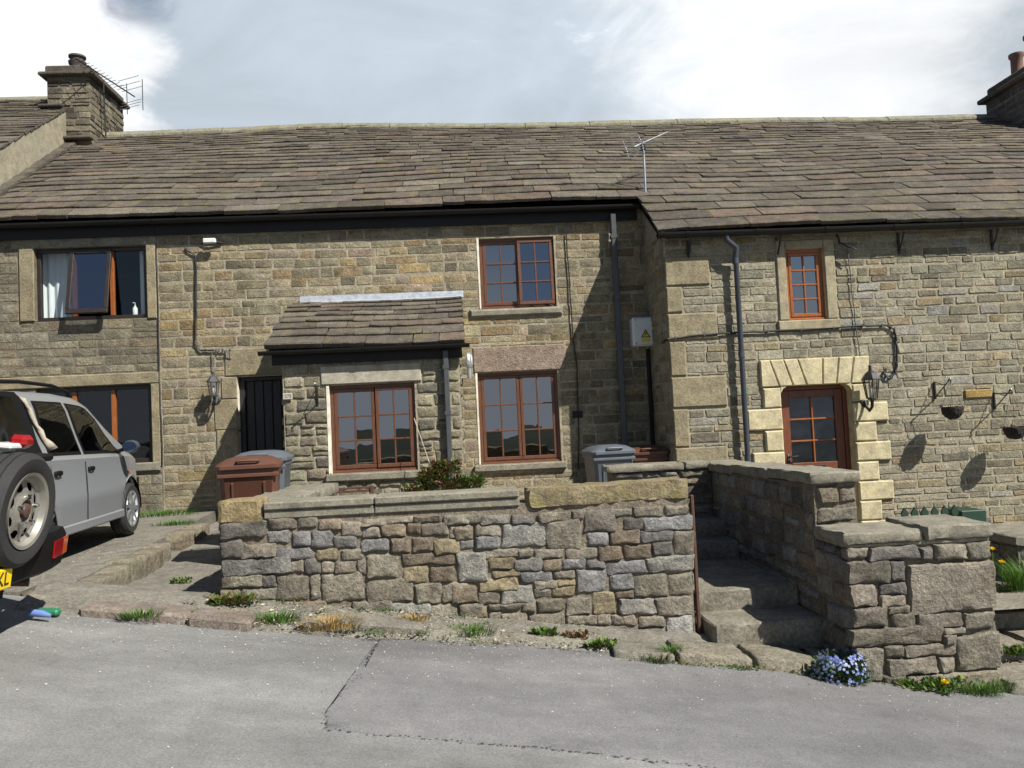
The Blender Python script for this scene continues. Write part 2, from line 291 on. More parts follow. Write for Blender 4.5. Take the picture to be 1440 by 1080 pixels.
def coursed(fr, u0, u1, v0, v1, holes, hr, lr, pal, r, proud=.0045, joint=.019, j=.006, wave=.012, detail=.16, bumpy=.0, skew=.03, cmax=.014):
    out = []; v = v0; ci = 0
    while v < v1-.03:
        h = min(r.uniform(*hr), v1-v); h = h if v1-v-h > hr[0]*.6 else v1-v; vt = v+h; ph = r.uniform(0, 6); ci += 1
        cuts = [(max(a, u0), min(c, u1), b_, d) for a, c, b_, d in holes if b_ < vt-.002 and d > v+.002 and c > u0 and a < u1]
        ed = sorted({u0, u1, *[c[0] for c in cuts], *[c[1] for c in cuts]})
        for a, c in zip(ed, ed[1:]):
            if c-a < .04: continue
            lo, hi = v, vt; m_ = (a+c)/2
            for q in cuts:
                if q[0] <= m_ <= q[1]:
                    if q[2] <= lo+.002 and q[3] >= hi-.002: hi = lo
                    elif q[2] <= lo+.002: lo = max(lo, q[3])
                    elif q[3] >= hi-.002: hi = min(hi, q[2])
                    else: hi = q[2]
            if hi-lo < .035: continue
            x = a
            while x < c-.01:
                l = r.uniform(*lr)*(1 if h < .16 else .85)
                if c-x-l < lr[0]*.7: l = c-x
                if l > lr[1]*1.5: l = l/2
                wz = wave*math.sin(x*1.7+ph)*(1 if lo == v and hi == vt else 0); e = joint*r.uniform(.3, .7)
                if r.random() < .12 and hi-lo > .13 and l < .4:
                    s1 = lo+(hi-lo)*r.uniform(.4, .6); parts = [(lo, s1), (s1, hi)]
                else: parts = [(lo, hi)]
                for p0, p1 in parts:
                    P = rect_poly(x+e, p0+e+wz, x+l-e, p1-e+wz, r, j, dens=detail, skew=skew, cmax=cmax)
                    out.append(((l*(p1-p0)), stone(fr, P, proud*r.uniform(.6, 1.5), vary(pick(pal, r), r, .2), r, bumpy=bumpy, inset=.02 if bumpy else .006)))
                x += l
        v = vt
    return out
def emit(parent, lst, name, mat, limit=300, restname=None, smooth=32):
    lst = sorted(lst, key=lambda t: -t[0])
    for a, s in lst[:limit]: MB().add(*s).build(name, mat, parent, smooth)
    if len(lst) > limit:
        m_ = MB()
        for a, s in lst[limit:]: m_.add(*s)
        m_.build(restname or 'small_'+name+'s', mat, parent, smooth, kind='stuff')
def shell(parent, name, mat, fr, u0, u1, v0, v1, holes, w=0., depth=.22, rmat='mortar'):
    us = sorted({u0, u1, *[h[0] for h in holes], *[h[1] for h in holes]}); vs_ = sorted({v0, v1, *[h[2] for h in holes], *[h[3] for h in holes]})
    us = [u for u in us if u0 <= u <= u1]; vs_ = [q for q in vs_ if v0 <= q <= v1]; m_ = MB()
    for a, c in zip(us, us[1:]):
        for d, e in zip(vs_, vs_[1:]):
            mu, mv = (a+c)/2, (d+e)/2
            if any(h[0] < mu < h[1] and h[2] < mv < h[3] for h in holes): continue
            m_.add([toW(fr, a, d, w), toW(fr, c, d, w), toW(fr, c, e, w), toW(fr, a, e, w)], [(0, 1, 2, 3)])
    o = m_.build(name, mat, parent)
    for h in holes:
        k = MB(); a, c, d, e = h
        for q in (((a, d), (a, e)), ((a, e), (c, e)), ((c, e), (c, d)), ((c, d), (a, d))):
            (p0, q0), (p1, q1) = q; k.add([toW(fr, p0, q0, w+.004), toW(fr, p1, q1, w+.004), toW(fr, p1, q1, -depth), toW(fr, p0, q0, -depth)], [(0, 1, 2, 3)])
        k.build('reveal', rmat, o)
    return o
def block(parent, fr, u0, u1, v0, v1, w0, w1, name, mat, r=None, j=.004, bev=.012, label=None):
    r = r or random.Random(hash((round(u0, 3), round(v0, 3))) & 1023); P = []
    for a, c in ((u0, v0), (u1, v0), (u1, v1), (u0, v1)): P.append((a+r.uniform(-j, j), c+r.uniform(-j, j)))
    cu, cv = (u0+u1)/2, (v0+v1)/2; V = [toW(fr, a, c, w0) for a, c in P]+[toW(fr, a, c, w1-bev) for a, c in P]
    V += [toW(fr, a+math.copysign(bev, cu-a), c+math.copysign(bev, cv-c), w1) for a, c in P]
    F = [(0, 3, 2, 1), (8, 9, 10, 11)]+[(k*4+i, k*4+(i+1) % 4, k*4+4+(i+1) % 4, k*4+4+i) for k in (0, 1) for i in range(4)]
    return MB().add(V, F).build(name, mat, parent, label=label)
def wire(parent, pts, r, name, mat, n=6, **k): return MB().tube(pts, r, n).build(name, mat, parent, smooth=60, **k)
def text_mesh(parent, s, size, mat4, name, mat):
    cu = bpy.data.curves.new(name, 'FONT'); cu.body = s; cu.size = size; cu.align_x = 'RIGHT'; cu.align_y = 'CENTER'; cu.extrude = .001
    t = bpy.data.objects.new('tmp', cu); COL.objects.link(t); bpy.context.view_layer.update()
    me = t.to_mesh(); V = [mat4 @ v.co for v in me.vertices]; F = [tuple(p.vertices) for p in me.polygons]; t.to_mesh_clear(); bpy.data.objects.remove(t)
    return MB().add(V, F).build(name, mat, parent)

# ------------------------------------------------------------------ ground, road, paths
def road_z(x): return .045-.138*max(-40, min(40, x))
def gz(x, y):
    z = road_z(x)-.06-(.55 if y > 5 else 0)
    if y < -5:
        t = min(1, (-5-y)/140); z -= 26*t*t*(3-2*t)
        if y < -230:
            k = min(1, (-230-y)/330); z += k*k*(3-2*k)*(12+6*math.sin(x*.006+.5)+3*math.sin(x*.017))+ (-z*.0)
    return z
xs = [-1500, -800, -400, -200, -100, -60, -40, -20, -10, 0, 10, 20, 40, 60, 100, 200, 400, 800, 1500]; ys = [-1500, -1100, -800, -700, -620, -560, -500, -440, -380, -320, -270, -230, -150, -120, -90, -60, -35, -20, -10, -5, 0, 5, 6.5, 20, 60, 150, 400, 1500]
m_ = MB(); m_.add([(x, y, gz(x, y)) for y in ys for x in xs], [(j*len(xs)+i, j*len(xs)+i+1, (j+1)*len(xs)+i+1, (j+1)*len(xs)+i) for j in range(len(ys)-1) for i in range(len(xs)-1)]); m_.build('ground', 'moor', kind='structure', smooth=True)
rr = random.Random(5)
def sheet(name, mat, fz, xs, ys, parent=None, kind='structure', label=None):
    k = MB(); k.add([(x, y, fz(x, y)) for y in ys for x in xs], [(j*len(xs)+i, j*len(xs)+i+1, (j+1)*len(xs)+i+1, (j+1)*len(xs)+i) for j in range(len(ys)-1) for i in range(len(xs)-1)])
    return k.build(name, mat, parent, smooth=True, kind=kind if parent is None else None, label=label)
def rz2(x, y): return road_z(x)+.012*math.sin(x*1.1)+.01*math.sin(y*1.3+x*.4)-.012*max(0, y-5)
road = sheet('road', 'asphalt', rz2, [-40, -20]+[-10+.2*i for i in range(101)]+[20, 40], [-4.5+.2*i for i in range(56)])
pp = [(-.66, 5.98), (-.70, 5.3), (-.80, 4.55), (-.76, 4.30), (-.2, 4.22), (.6, 4.16), (1.3, 4.05), (2.4, 3.98), (4, 3.9), (8, 3.7)]
k = MB(); n = 0; top = [(x, 6.3) for x in (-.66, -.62, -.56, -.5, -.2, .6, 1.3, 2.4, 4, 8)]
low = [(-.66, 5.98), (-.69, 5.3), (-.78, 4.5), (-.76, 4.3), (-.2, 4.22), (.6, 4.16), (1.3, 4.05), (2.4, 3.98), (4, 3.9), (8, 3.7)]
V = []
segs = []
for i in range(len(low)-1):
    for q in range(4):
        t = q/4; segs.append((low[i][0]+(low[i+1][0]-low[i][0])*t, low[i][1]+(low[i+1][1]-low[i][1])*t))
segs.append(low[-1]); segs = [(x+rr.uniform(-.015, .015), y+rr.uniform(-.015, .015)) for x, y in segs]
cx, cy = 2.5, 5.6
grid = 12
for (x, y) in segs:
    for q in range(grid+1):
        t = (q/grid)**1.6; tx = max(x, -.66)+.02; px, py = x+(tx-x)*t, y+(6.3-y)*t; V.append((px, py, rz2(px, py)+(.0008 if q == 0 else .005)))
k.add(V, [(i*(grid+1)+q, (i+1)*(grid+1)+q, (i+1)*(grid+1)+q+1, i*(grid+1)+q+1) for i in range(len(segs)-1) for q in range(grid)]); k.build('patch', 'asphalt_patch', road, smooth=True, label='darker resurfaced patch in the road')
k = MB()
for (a, c), (d, e) in zip(segs, segs[1:]):
    ln = math.hypot(d-a, e-c)
    if ln < 1e-4: continue
    st = max(1, int(ln/.014))
    for q in range(st):
        if rr.random() < .35: continue
        t0 = (q+rr.random())/st; nx, ny = -(e-c)/ln, (d-a)/ln; o_ = rr.gauss(0, .010); s = rr.uniform(.004, .013); X_, Y_ = a+(d-a)*t0+nx*o_, c+(e-c)*t0+ny*o_; an = rr.random()*6
        P = [(X_+s*rr.uniform(.5, 1.3)*math.cos(an+i*1.2566), Y_+s*rr.uniform(.5, 1.1)*math.sin(an+i*1.2566)) for i in range(5)]; dz = rr.uniform(.0032, .0062)
        k.add([(x, y, rz2(x, y)+dz) for x, y in P], [(0, 1, 2, 3, 4)])
k.build('seam', 'asphalt_seam', road, label='dark cracked joint round the patch')
# verge of grit and broken concrete between the road and the yard wall
sheet('verge', 'concrete', lambda x, y: road_z(x)-.03+.06*max(0, min(1, (y-6.02)/.14))+(.012*math.sin(x*3.1)*math.sin(y*7+x)+.012*mnoise.noise(Vector((x*7, y*7, 0))) if y > 6.1 else 0)+.05*max(0, min(1, (y-6.1)/.4)), [-3.2+.06*i for i in range(120)], [6.02, 6.09, 6.16, 6.22, 6.28, 6.35, 6.42, 6.5, 6.6, 6.75])
def path_z(x, y): return .27+(y-6.2)*.034+(-.138*(x+2)*max(0, 1-(y-6.2)/2))
sheet('path', 'concrete', lambda x, y: path_z(x, y)+.006*math.sin(x*5)*math.sin(y*4), [-3.45+.1*i for i in range(17)], [6.15+.3*i for i in range(20)])
sheet('yard', 'paving', lambda x, y: .52, [-1.9, 0, 1.8], [6.9, 9, 12.1])
sheet('yard', 'paving', lambda x, y: .5, [1.8, 2.74], [9.05, 12.1])
sheet('garden', 'paving', lambda x, y: -.06, [3.0, 5, 14], [6.5, 8, 10.95])
def slab_z(x, y): return .515+.012*(y-6.6)+.01*math.sin(x*2)*math.sin(y*1.5)
def slab_edge(y): return -2.98-.075*(y-6.7)
k = MB(); yy = [6.62+.25*i for i in range(23)]; V = []
for y in yy:
    for q in range(12): x = slab_edge(y)-.16-q*.55; V.append((x, y, slab_z(x, y)))
k.add(V, [(i*12+q, i*12+q+1, (i+1)*12+q+1, (i+1)*12+q) for i in range(len(yy)-1) for q in range(11)])
k.add([(slab_edge(6.62)-.16-q*.55, 6.62, z) for q in range(12) for z in (.1, slab_z(slab_edge(6.62)-.16-q*.55, 6.62))], [(2*q, 2*q+2, 2*q+3, 2*q+1) for q in range(11)])
k.add([(slab_edge(y)-.16, y, z) for y in yy for z in (.1, slab_z(slab_edge(y)-.16, y))], [(2*i, 2*i+1, 2*i+3, 2*i+2) for i in range(len(yy)-1)])
drive = k.build('driveway', 'concrete', kind='structure', smooth=30)
r = random.Random(31); y = 6.6
while y < 10.6:
    l = r.uniform(.28, .55); x = slab_edge(y+l/2)
    if 9.0 < y < 9.5: y += .5; continue
    zt = slab_z(x, y)+r.uniform(.0, .025); zb = path_z(x, y)-.12
    P = rect_poly(y+.008, zb, y+l-.008, zt, r, .015, .14, .08)
    fr = rightf(x+r.uniform(-.015, .015)); MB().add(*stone(fr, P, .03, vary((.19, .17, .125), r), r, back=.22, inset=.025, bumpy=.012)).build('edging_stone', 'rubble', drive, True)
    y += l
P = rect_poly(-3.42, .15, -2.98, .53, r, .02, .16, .14); MB().add(*stone(front(6.60), P, .03, (.18, .16, .12), r, back=.3, inset=.03)).build('edging_stone', 'rubble', drive, True)
# kerb stones along the road
kerb = thing('kerb', None, None, (0, 6.0, 0)); kerb['kind'] = 'structure'
KB = [(-2.75, -2.0, 6.05, .055, 'kerb_red'), (-2.0, -1.55, 6.02, .06, 'kerb_red'), (-1.25, -.85, 6.10, .05, 'concrete'), (-.95, -.35, 6.12, .085, 'concrete'), (-.3, .12, 6.17, .05, 'paving'), (.2, .75, 6.18, .05, 'paving')]
for a, c, y, h, mt in KB:
    h += .006
    k = MB().box(a, c, y, y+.28, -.12, h, .025).xf(lambda p: Vector((p.x, p.y+.012*math.sin(p.x*9), p.z+road_z(p.x)))); k.build('kerb_stone', mt, kerb, smooth=40)
r = random.Random(77)
for a, c, y0, y1, h in ((1.0, 1.46, 5.93, 6.32, .085), (1.47, 2.02, 5.93, 6.36, .105), (2.03, 2.52, 5.93, 6.38, .12), (2.53, 2.74, 6.02, 6.38, .13)):
    P = rect_poly(a+.006, y0, c-.006, y1, r, .02, .15, .08); V, F, c_ = stone(topf(0), P, .016, (.20, .185, .145), r, back=.12, inset=.014, rough=.2, bumpy=.006)
    MB().add([(p[0], p[1], p[2]+h-.04+road_z(p[0])) for p in V], F, vary(c_, r, .06)).build('flagstone', 'rubble', kerb, True)

# ------------------------------------------------------------------ houses
F_Y, R_Y = 12.1, 10.95; SL = .66; CS = 1/math.hypot(1, SL); SN = SL*CS
PAL_M = [(5, (0.242, 0.206, 0.133)), (3, (0.269, 0.232, 0.155)), (3, (0.214, 0.188, 0.127)), (2, (0.233, 0.179, 0.105)), (1.6, (0.169, 0.145, 0.101)), (1, (0.274, 0.215, 0.112)), (.8, (0.251, 0.201, 0.148))]
PAL_L = [(5, (0.189, 0.170, 0.120)), (3, (0.213, 0.190, 0.130)), (2, (0.159, 0.145, 0.106)), (1, (0.179, 0.145, 0.097)), (1, (0.233, 0.210, 0.158))]
PAL_R = [(5, (0.239, 0.219, 0.159)), (4, (0.268, 0.247, 0.181)), (2, (0.210, 0.196, 0.143)), (1.4, (0.253, 0.210, 0.132)), (.7, (0.176, 0.160, 0.119)), (.6, (0.253, 0.246, 0.213))]
PAL_P = [(5, (0.212, 0.193, 0.133)), (2, (0.161, 0.145, 0.106)), (2, (0.243, 0.226, 0.160)), (1, (0.122, 0.113, 0.089))]
PAL_RUB = dict(g=(0.188, 0.181, 0.174), d=(0.127, 0.117, 0.103), t=(0.191, 0.171, 0.135), b=(0.172, 0.140, 0.103), o=(0.210, 0.175, 0.114), l=(0.217, 0.207, 0.185), w=(0.276, 0.268, 0.247))
PAL_RW = [(4, PAL_RUB['t']), (2, PAL_RUB['d']), (2, PAL_RUB['g']), (1, PAL_RUB['l']), (1, PAL_RUB['b'])]
PAL_S = [(4, (0.093, 0.080, 0.065)), (3, (0.110, 0.094, 0.076)), (2, (0.078, 0.067, 0.055)), (1.6, (0.117, 0.091, 0.072)), (2, (0.108, 0.096, 0.076)), (.7, (0.137, 0.121, 0.096))]
PAL_C = [(3, (0.161, 0.139, 0.099)), (2, (0.116, 0.101, 0.077)), (2, (0.208, 0.184, 0.131)), (1, (0.070, 0.060, 0.050))]
cot_l = thing('cottage', 'stone cottage with the wide dark window frames, behind the silver car', 'cottage', (-5.6, F_Y, .5))
cot_m = thing('cottage', 'set-back middle stone cottage with two brown small-paned windows, one above the other', 'cottage', (-.7, F_Y, .5))
cot_r = thing('cottage', 'stone cottage standing forward on the right with pale door surround and lantern', 'cottage', (6, R_Y, -.1))
house = thing('house', 'taller house at far left, only its slate roof edge, rendered gable and chimney showing', 'house', (-9.5, F_Y, .5))

def sash(win, x0, x1, z0, z1, y, nx, nz, mat, fw_=.045, bw=.011, gm='glass', xf=None, r=random.Random(3), d=.045):
    s = MB()
    for a, c, e, g in ((x0, x1, z0, z0+fw_*1.15), (x0, x1, z1-fw_, z1), (x0, x0+fw_, z0+fw_*1.15, z1-fw_), (x1-fw_, x1, z0+fw_*1.15, z1-fw_)): s.box(a, c, y-d/2, y+d/2, e, g, .006)
    if xf: s.xf(xf)
    s.build('sash', mat, win)
    gx0, gx1, gz0, gz1 = x0+fw_, x1-fw_, z0+fw_*1.15, z1-fw_
    for i in range(1, nx):
        c = gx0+(gx1-gx0)*i/nx; k = MB().box(c-bw, c+bw, y-d*.42, y+d*.3, gz0, gz1, .004)
        if xf: k.xf(xf)
        k.build('glazing_bar', mat, win)
    for i in range(1, nz):
        c = gz0+(gz1-gz0)*i/nz; k = MB().box(gx0, gx1, y-d*.46, y+d*.28, c-bw, c+bw, .004)
        if xf: k.xf(xf)
        k.build('glazing_bar', mat, win)
    for i in range(nx):
        for j in range(nz):
            a, c = gx0+(gx1-gx0)*i/nx, gx0+(gx1-gx0)*(i+1)/nx; e, g = gz0+(gz1-gz0)*j/nz, gz0+(gz1-gz0)*(j+1)/nz
            t1, t2 = r.uniform(-.004, .004), r.uniform(-.005, .005); m1, m2 = (a+c)/2, (e+g)/2
            k = MB().add([(p, y+(p-m1)*t1+(q-m2)*t2, q) for p, q in ((a, e), (c, e), (c, g), (a, g))], [(0, 1, 2, 3)])
            if xf: k.xf(xf)
            k.build('pane', gm, win)
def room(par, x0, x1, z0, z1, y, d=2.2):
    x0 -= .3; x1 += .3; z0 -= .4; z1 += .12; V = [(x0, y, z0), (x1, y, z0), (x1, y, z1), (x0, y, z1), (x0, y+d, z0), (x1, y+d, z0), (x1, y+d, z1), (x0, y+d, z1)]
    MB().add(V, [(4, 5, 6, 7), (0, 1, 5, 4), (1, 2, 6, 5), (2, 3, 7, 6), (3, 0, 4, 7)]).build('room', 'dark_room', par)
def oframe(par, x0, x1, z0, z1, y, mat, t=.05, d=.07, mull=(), sill=True, mm=None):
    k = MB()
    for a, c, e, g in ((x0, x1, z0, z0+t), (x0, x1, z1-t, z1), (x0, x0+t, z0+t, z1-t), (x1-t, x1, z0+t, z1-t)): k.box(a, c, y-d/2, y+d/2, e, g, .005)
    w = k.build('window', mat, par)
    for c in mull: MB().box(c-t*.5, c+t*.5, y-d*.46, y+d*.46, z0+t, z1-t, .005).build('mullion', mm or mat, w)
    if sill: MB().box(x0+.01, x1-.01, y-d/2-.03, y-d/2, z0-.002, z0+.03, .006).build('window_sill', mat, w)
    return w

# ---- middle cottage
fF = front(F_Y)
DOOR_M = (-3.2, -2.36, .45, 2.48); WU = (.36, 1.47, 3.32, 4.37); WL = (.25, 1.43, 1.04, 2.38)
wall = shell(cot_m, 'wall', 'mortar', fF, -4.27, 2.95, .2, 4.75, [DOOR_M, WU, WL], rmat='cream')
hol = [(-3.53, -2.2, .2, 2.49), (-3.36, -2.2, 2.4, 2.89), (-2.28, .02, .2, 3.5), (WU[0]-.02, WU[1]+.02, 3.2, WU[3]+.01), (.16, 1.55, WU[2]-.125, WU[2]), (WL[0]-.02, WL[1]+.02, .93, WL[3]), (.14, 1.5, .93, 1.04), (.19, 1.56, 2.37, 2.76)]
st = coursed(fF, -4.265, 2.94, .3, 4.55, hol, (.10, .17), (.18, .5), PAL_M, random.Random(11))
emit(wall, st, 'stone', 'stone')
block(cot_m, fF, -3.36, -2.3, 2.49, 2.88, -.05, .022, 'lintel', 'quoin_stone')
for i, (a, c, w) in enumerate(((.45, 1.02, .33), (1.03, 1.72, .31), (1.73, 2.16, .33), (2.17, 2.48, .22))): block(cot_m, fF, -3.2-w, -3.2, a, c, -.2, .02, 'jamb_stone', 'quoin_stone')
block(cot_m, fF, .18, 1.55, 3.195, 3.315, -.15, .055, 'sill', 'coping', bev=.03)
block(cot_m, fF, .20, 1.555, 2.385, 2.755, -.15, .02, 'lintel', 'pink_stone', label='pinkish tooled stone lintel')
block(cot_m, fF, .15, 1.49, .945, 1.035, -.15, .07, 'sill', 'coping')
for (a, c, e, g), op in ((WU, 1), (WL, 0)):
    y = F_Y+.10; w = oframe(cot_m, a, c, e, g, y, 'brown_wood'); md = (a+c)/2+.02
    sash(w, a+.05, md, e+.05, g-.05, y-.02, 2, 3, 'brown_wood')
    if op:
        H = Vector((md, y-.05, g-.05)); an = R_(5)
        sash(w, md-.015, c-.03, e+.03, g-.04, y-.05, 2, 3, 'brown_wood', xf=lambda p: H+Matrix.Rotation(-an, 3, 'X') @ (p-H))
    else: sash(w, md+.005, c-.05, e+.05, g-.05, y-.02, 2, 3, 'brown_wood')
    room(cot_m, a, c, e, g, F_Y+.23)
for (a, c, e, g) in (WU, WL): block(cot_m, fF, a-.035, a-.002, e, g, -.1, .012, 'jamb_pointing', 'cream', bev=.004)
d = MB().box(DOOR_M[0], DOOR_M[1], F_Y+.17, F_Y+.21, .45, 2.48).build('door', 'dark_wood', cot_m)
for i in range(6): x = DOOR_M[0]+.085+i*.127; MB().box(x, x+.121, F_Y+.15, F_Y+.172, .48, 2.42, .008).build('plank', 'dark_wood', d)
for a, c, e, g in ((-3.2, -3.12, .45, 2.48), (-3.12, -2.36, 2.42, 2.48)): MB().box(a, c, F_Y+.11, F_Y+.168, e, g, .006).build('door_frame', 'dark_wood', d)
MB().box(1.62, 1.77, F_Y-.02, F_Y+.02, 1.66, 1.76, .005).build('air_vent', 'black_plastic', cot_m)

# ---- left cottage
UL = (-5.98, -4.43, 3.39, 4.43); LL = (-6.0, -4.41, 1.32, 2.43)
wl = shell(cot_l, 'wall', 'mortar_dark', fF, -9.5, -4.27, .2, 4.75, [UL, LL], rmat='mortar_dark')
hol = [(-6.2, -4.285, 3.39, 4.6), (-6.3, -4.275, 2.42, 2.61), (-6.2, -4.275, 1.30, 2.45)]
st = coursed(fF, -6.95, -4.275, .3, 4.5, hol, (.10, .165), (.2, .5), PAL_L, random.Random(12)); emit(wl, st, 'stone', 'stone')
block(cot_l, fF, -6.19, -5.985, 3.39, 4.49, -.2, .03, 'jamb_stone', 'quoin_stone'); block(cot_l, fF, -4.425, -4.29, 3.37, 4.49, -.2, .03, 'jamb_stone', 'quoin_stone'); block(cot_l, fF, -6.3, -4.28, 4.435, 4.6, -.2, .024, 'lintel', 'coping')
block(cot_l, fF, -6.6, -4.28, 2.435, 2.60, -.2, .03, 'lintel', 'quoin_stone'); block(cot_l, fF, -4.405, -4.285, 1.30, 2.43, -.2, .03, 'jamb_stone', 'quoin_stone'); block(cot_l, fF, -6.2, -4.29, 1.2, 1.315, -.2, .045, 'sill', 'coping')
y = F_Y+.09; w = oframe(cot_l, *UL, y, 'dark_frame', t=.055, mull=(-5.47, -4.94), sill=False, mm='orange_wood')
for a, c in ((-5.925, -5.5), (-4.915, -4.485)): MB().add([(a, y, 3.445), (c, y, 3.445), (c, y+.003, 4.375), (a, y+.003, 4.375)], [(0, 1, 2, 3)]).build('pane', 'glass_clear', w)
H = Vector((-5.2, y-.03, 4.39)); sash(w, -5.50, -4.92, 3.43, 4.40, y-.05, 1, 1, 'dark_frame', fw_=.06, xf=lambda p: H+Matrix.Rotation(-R_(12), 3, 'X') @ (p-H))
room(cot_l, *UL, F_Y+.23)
w = oframe(cot_l, *LL, y, 'dark_frame', t=.06, mull=(-4.96, -5.5), sill=False, mm='orange_wood')
for a, c in ((-5.94, -5.53), (-5.47, -4.99), (-4.93, -4.47)): MB().add([(a, y, 1.38), (c, y, 1.38), (c, y+.003, 2.37), (a, y+.003, 2.37)], [(0, 1, 2, 3)]).build('pane', 'glass_clear', w)
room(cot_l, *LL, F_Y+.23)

# ---- right cottage
fR = front(R_Y); WR = (4.49, 5.02, 2.835, 3.815); DR = (4.30, 5.28, -.1, 1.95)
wr = shell(cot_r, 'wall', 'mortar', fR, 2.82, 12.2, -.5, 4.12, [WR, DR], rmat='ashlar', depth=.24)
Q = [(3.37, 3.77, .60), (3.00, 3.36, .21), (2.63, 2.99, .66), (2.15, 2.62, .21), (1.72, 2.14, .74), (1.2, 1.71, .20), (.86, 1.19, .70), (.3, .85, .25), (-.3, .29, .7)]
jl = [(1.665, 1.935, .24), (1.37, 1.655, .47), (1.085, 1.36, .24), (.80, 1.075, .43), (.52, .79, .24), (.24, .51, .45), (-.1, .23, .24)]; jr = [(1.70, 1.935, .22)]+[(1.69-.265*(i+1), 1.68-.265*i, .47 if i % 2 == 0 else .29) for i in range(7)]
hol = [(2.82, 2.83+w, a, c) for a, c, w in Q]+[(4.29-w, 4.4, a, c) for a, c, w in jl]+[(5.2, 5.30+w, a, c) for a, c, w in jr]+[DR, (4.02, 5.56, 1.94, 2.315), (4.35, 5.175, 2.83, 3.94), (4.32, 5.19, 2.70, 2.84), (6.86, 7.27, 1.66, 1.79)]
st = coursed(fR, 2.83, 8.9, -.4, 4.1, hol, (.085, .155), (.17, .44), PAL_R, random.Random(13), proud=.008)
st += coursed(leftf(2.82), -12.08, -10.97, -.3, 4.1, [(-12.1, -10.97+(.0 if i % 2 else -.25), a, c) for i, (a, c, w) in enumerate(Q[:0])], (.1, .17), (.2, .42), PAL_R, random.Random(14), proud=.008)
emit(wr, st, 'stone', 'stone')
MB().add([(2.82, 10.95, -.5), (2.82, 12.1, -.5), (2.82, 12.1, 4.72), (2.82, 10.95, 4.0)], [(0, 1, 2, 3)]).build('side_wall', 'mortar', cot_r)
PQ = random.Random(3)
for a, c, w in Q:
    block(cot_r, fR, 2.815, 2.82+w, a+.006, c-.006, -.2, .03, 'quoin', 'quoin_stone', bev=.014)
block(cot_r, fR, 6.87, 7.26, 1.67, 1.785, -.05, .03, 'stone', 'kerb_ochre', label='ochre stone in the wall')
for a, c, w in jl: block(cot_r, fR, 4.29-w, 4.298, a, c, -.2, .05, 'jamb_stone', 'ashlar', bev=.018)
for a, c, w in jr: block(cot_r, fR, 5.283, 5.30+w, a, c, -.2, .05, 'jamb_stone', 'ashlar', bev=.018)
xb = [4.03, 4.235, 4.43, 4.635, 4.905, 5.095, 5.29, 5.55]; xt = [4.03, 4.17, 4.36, 4.555, 4.90, 5.125, 5.335, 5.55]
xb = [4.03, 4.28, 4.47, 4.66, 4.88, 5.07, 5.27, 5.55]
for i in range(7):
    g = .005; P = [(xb[i]+g, 1.95 if 0 < i < 6 else 1.95), (xb[i+1]-g, 1.95), (xt[i+1]-g, 2.31), (xt[i]+g, 2.31)]
    k = MB(); cu = sum(p[0] for p in P)/4; cv = 2.13; k.add([toW(fR, a, c, -.2) for a, c in P]+[toW(fR, a, c, .036) for a, c in P]+[toW(fR, a+math.copysign(.012, cu-a), c+math.copysign(.012, cv-c), .052) for a, c in P], [(8, 9, 10, 11)]+[(q*4+n, q*4+(n+1) % 4, q*4+4+(n+1) % 4, q*4+4+n) for q in (0, 1) for n in range(4)]+[(0, 3, 2, 1)]); k.build('arch_stone', 'ashlar', cot_r)
for sx, x0 in ((1, 4.30), (-1, 5.28)): MB().prism([(x0, 1.95), (x0, 1.86), (x0+sx*.03, 1.915), (x0+sx*.09, 1.95)], lambda a, c, d: (a, d, c), R_Y-.04, R_Y+.2).build('arch_corner', 'ashlar', cot_r)
block(cot_r, fR, 4.355, 4.485, 2.84, 3.935, -.2, .03, 'jamb_stone', 'surround'); block(cot_r, fR, 5.025, 5.172, 2.84, 3.935, -.2, .03, 'jamb_stone', 'surround'); block(cot_r, fR, 4.325, 5.185, 2.705, 2.832, -.2, .05, 'sill', 'surround'); block(cot_r, fR, 4.49, 5.02, 3.82, 3.935, -.2, .026, 'lintel', 'surround')
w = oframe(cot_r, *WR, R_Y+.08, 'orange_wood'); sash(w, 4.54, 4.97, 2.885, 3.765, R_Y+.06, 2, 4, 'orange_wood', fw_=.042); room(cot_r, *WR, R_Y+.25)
yd = R_Y+.17; dw = MB()
for a, c, e, g in ((4.30, 4.355, -.1, 1.95), (5.225, 5.28, -.1, 1.95), (4.355, 5.225, 1.895, 1.95)): dw.box(a, c, yd-.05, yd+.05, e, g, .006)
dr = dw.build('door', 'red_wood', cot_r); k = MB(); X0, X1 = 4.36, 5.22
for a, c, e, g in ((X0, X0+.11, -.08, 1.89), (X1-.11, X1, -.08, 1.89), (X0+.11, X1-.11, 1.79, 1.89), (X0+.11, X1-.11, .72, .90), (X0+.11, X1-.11, -.08, .12)): k.box(a, c, yd-.03, yd+.02, e, g, .006)
k.build('door_leaf', 'red_wood', dr); MB().box(X0+.11, X1-.11, yd-.012, yd+.015, .12, .72).build('door_panel', 'red_wood', dr)
gx0, gx1 = X0+.11, X1-.11
for i in range(2):
    for j in range(3):
        a, c = gx0+(gx1-gx0)*i/2, gx0+(gx1-gx0)*(i+1)/2; e, g = .9+.89*j/3, .9+.89*(j+1)/3
        MB().add([(a, yd-.002*i, e), (c, yd-.002*i, e), (c, yd+.003*j, g), (a, yd+.003*j, g)], [(0, 1, 2, 3)]).build('pane', 'door_glass', dr)
MB().box((gx0+gx1)/2-.011, (gx0+gx1)/2+.011, yd-.025, yd+.012, .9, 1.79, .004).build('glazing_bar', 'orange_wood', dr)
for j in (1, 2): MB().box(gx0, gx1, yd-.027, yd+.01, .9+.89*j/3-.011, .9+.89*j/3+.011, .004).build('glazing_bar', 'orange_wood', dr)
